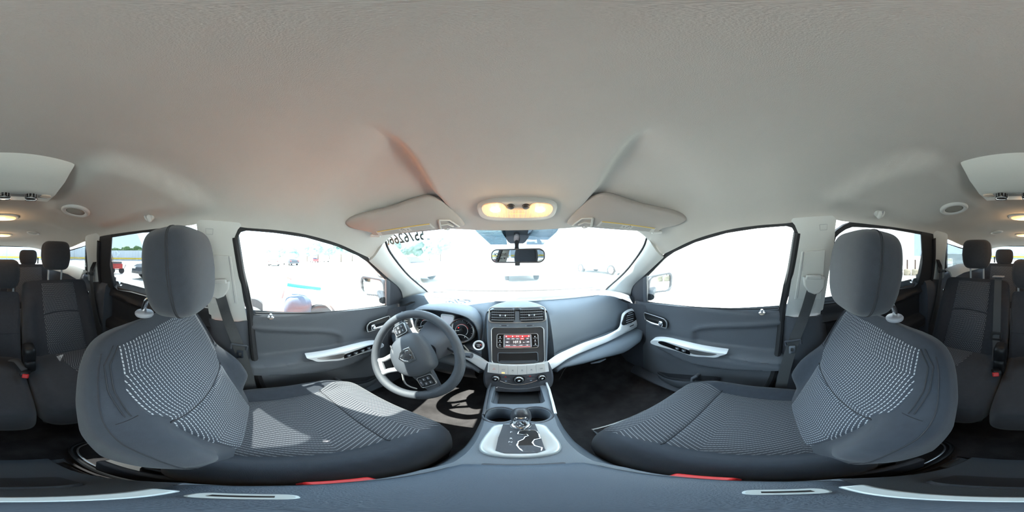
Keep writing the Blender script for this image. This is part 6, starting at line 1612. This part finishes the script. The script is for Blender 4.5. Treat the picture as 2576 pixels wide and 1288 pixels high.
O('bottle', MB().lathe([(.13, .0), (.13, .85), (.08, .97), (.03, 1.0), (.03, 1.1)], q, (0, 0, 1), 16), mat('bottle_rust', (.28, .16, .09), .7), t, ang=50)
O('truck_frame', MB().tube([q + FRG * -.2 + Vector((0, 0, .02)), q + FRG * -.2 + Vector((0, 0, 1.35)), q + FRG * -.1 + Vector((0, 0, 1.5)), q + FRG * .1 + Vector((0, 0, 1.5)), q + FRG * .2 + Vector((0, 0, 1.35)), q + FRG * .2 + Vector((0, 0, .02))], .025, 6), mat('frame_rust', (.18, .10, .07), .7), t)
# ---- yard cart just outside the driver's window
cp = PL(770, 783, (-2.6, 0, 0), (1, 0, 0)); cx_ = -2.6
def cc(px, py, x=-2.6): return PX(px, py, x)
t = T('yard_cart', (-2.7, cc(760, 780).y, 0), label='pale yard buggy with a teal bar and dark seat outside the driver window', cat='cart')
b = cc(770, 780); 
O('cart_tub', MB().box((-2.95, b.y + .05, .42), (.8, 1.5, .30)), WHITEPAINT, t, bev=.06)
O('orange_bounce_deck', MB().box((-1.64, -.10, .36), (1.45, 2.6, .20)), mat('bounce_orange', (.90, .22, .03), .5), t, bev=.08, bseg=3)  # added unseen deck, sized and coloured to bounce orange light onto the ceiling
O('seat_cover', MB().sup((-2.62, cc(748, 780).y, .50), (.24, .23, .22), .7, .7, n=16, m=24, fn=lambda q: q * (1 + .12 * noise.noise(q * 7))), mat('dark_cover', (.05, .07, .11), .7), t, ang=80)
O('teal_bar', MB().tube([cc(722, 716, -2.7), cc(806, 727, -2.7)], .034, 8), mat('teal_paint', (.02, .42, .40), .4), t)
O('bar_post', MB().tube([cc(775, 722, -2.7), Vector((-2.75, cc(775, 722, -2.7).y, .42))], .02, 6), WHITEPAINT, t); O('bar_post', MB().tube([cc(800, 726, -2.7), Vector((-2.75, cc(800, 726, -2.7).y, .42))], .02, 6), WHITEPAINT, t)
O('steering_handle', MB().tube([cc(708, 750), cc(718, 712), cc(734, 702), cc(722, 697)], .026, 6), mat('cart_grey', (.20, .20, .22), .5), t)
wz = cc(796, 772)
for y in (wz.y, wz.y - 1.1):
    for x in (-2.55, -3.25): O('cart_wheel', MB().lathe([(.10, -.09), (.26, -.09), (.27, .0), (.26, .09), (.10, .09)], (x, y, .27), (1, 0, 0), 24), TYRE, t, ang=40)
O('fender', MB().tube([Vector((-2.5, wz.y + .36 * cos(a), .27 + .36 * sin(a))) for a in [PI * i / 12 for i in range(13)]], .05, 6), WHITEPAINT, t)
# dark scrap on the ground past the right front window
p = gpt(1817, 725); p.z = 0
O('scrap', MB().box(p + Vector((0, 0, .06)), (.35, .22, .12), Matrix.Rotation(.4, 3, 'Z')), DASH2, base=p, bev=.03, label='small dark block lying on the ground past the right front window', cat='scrap')
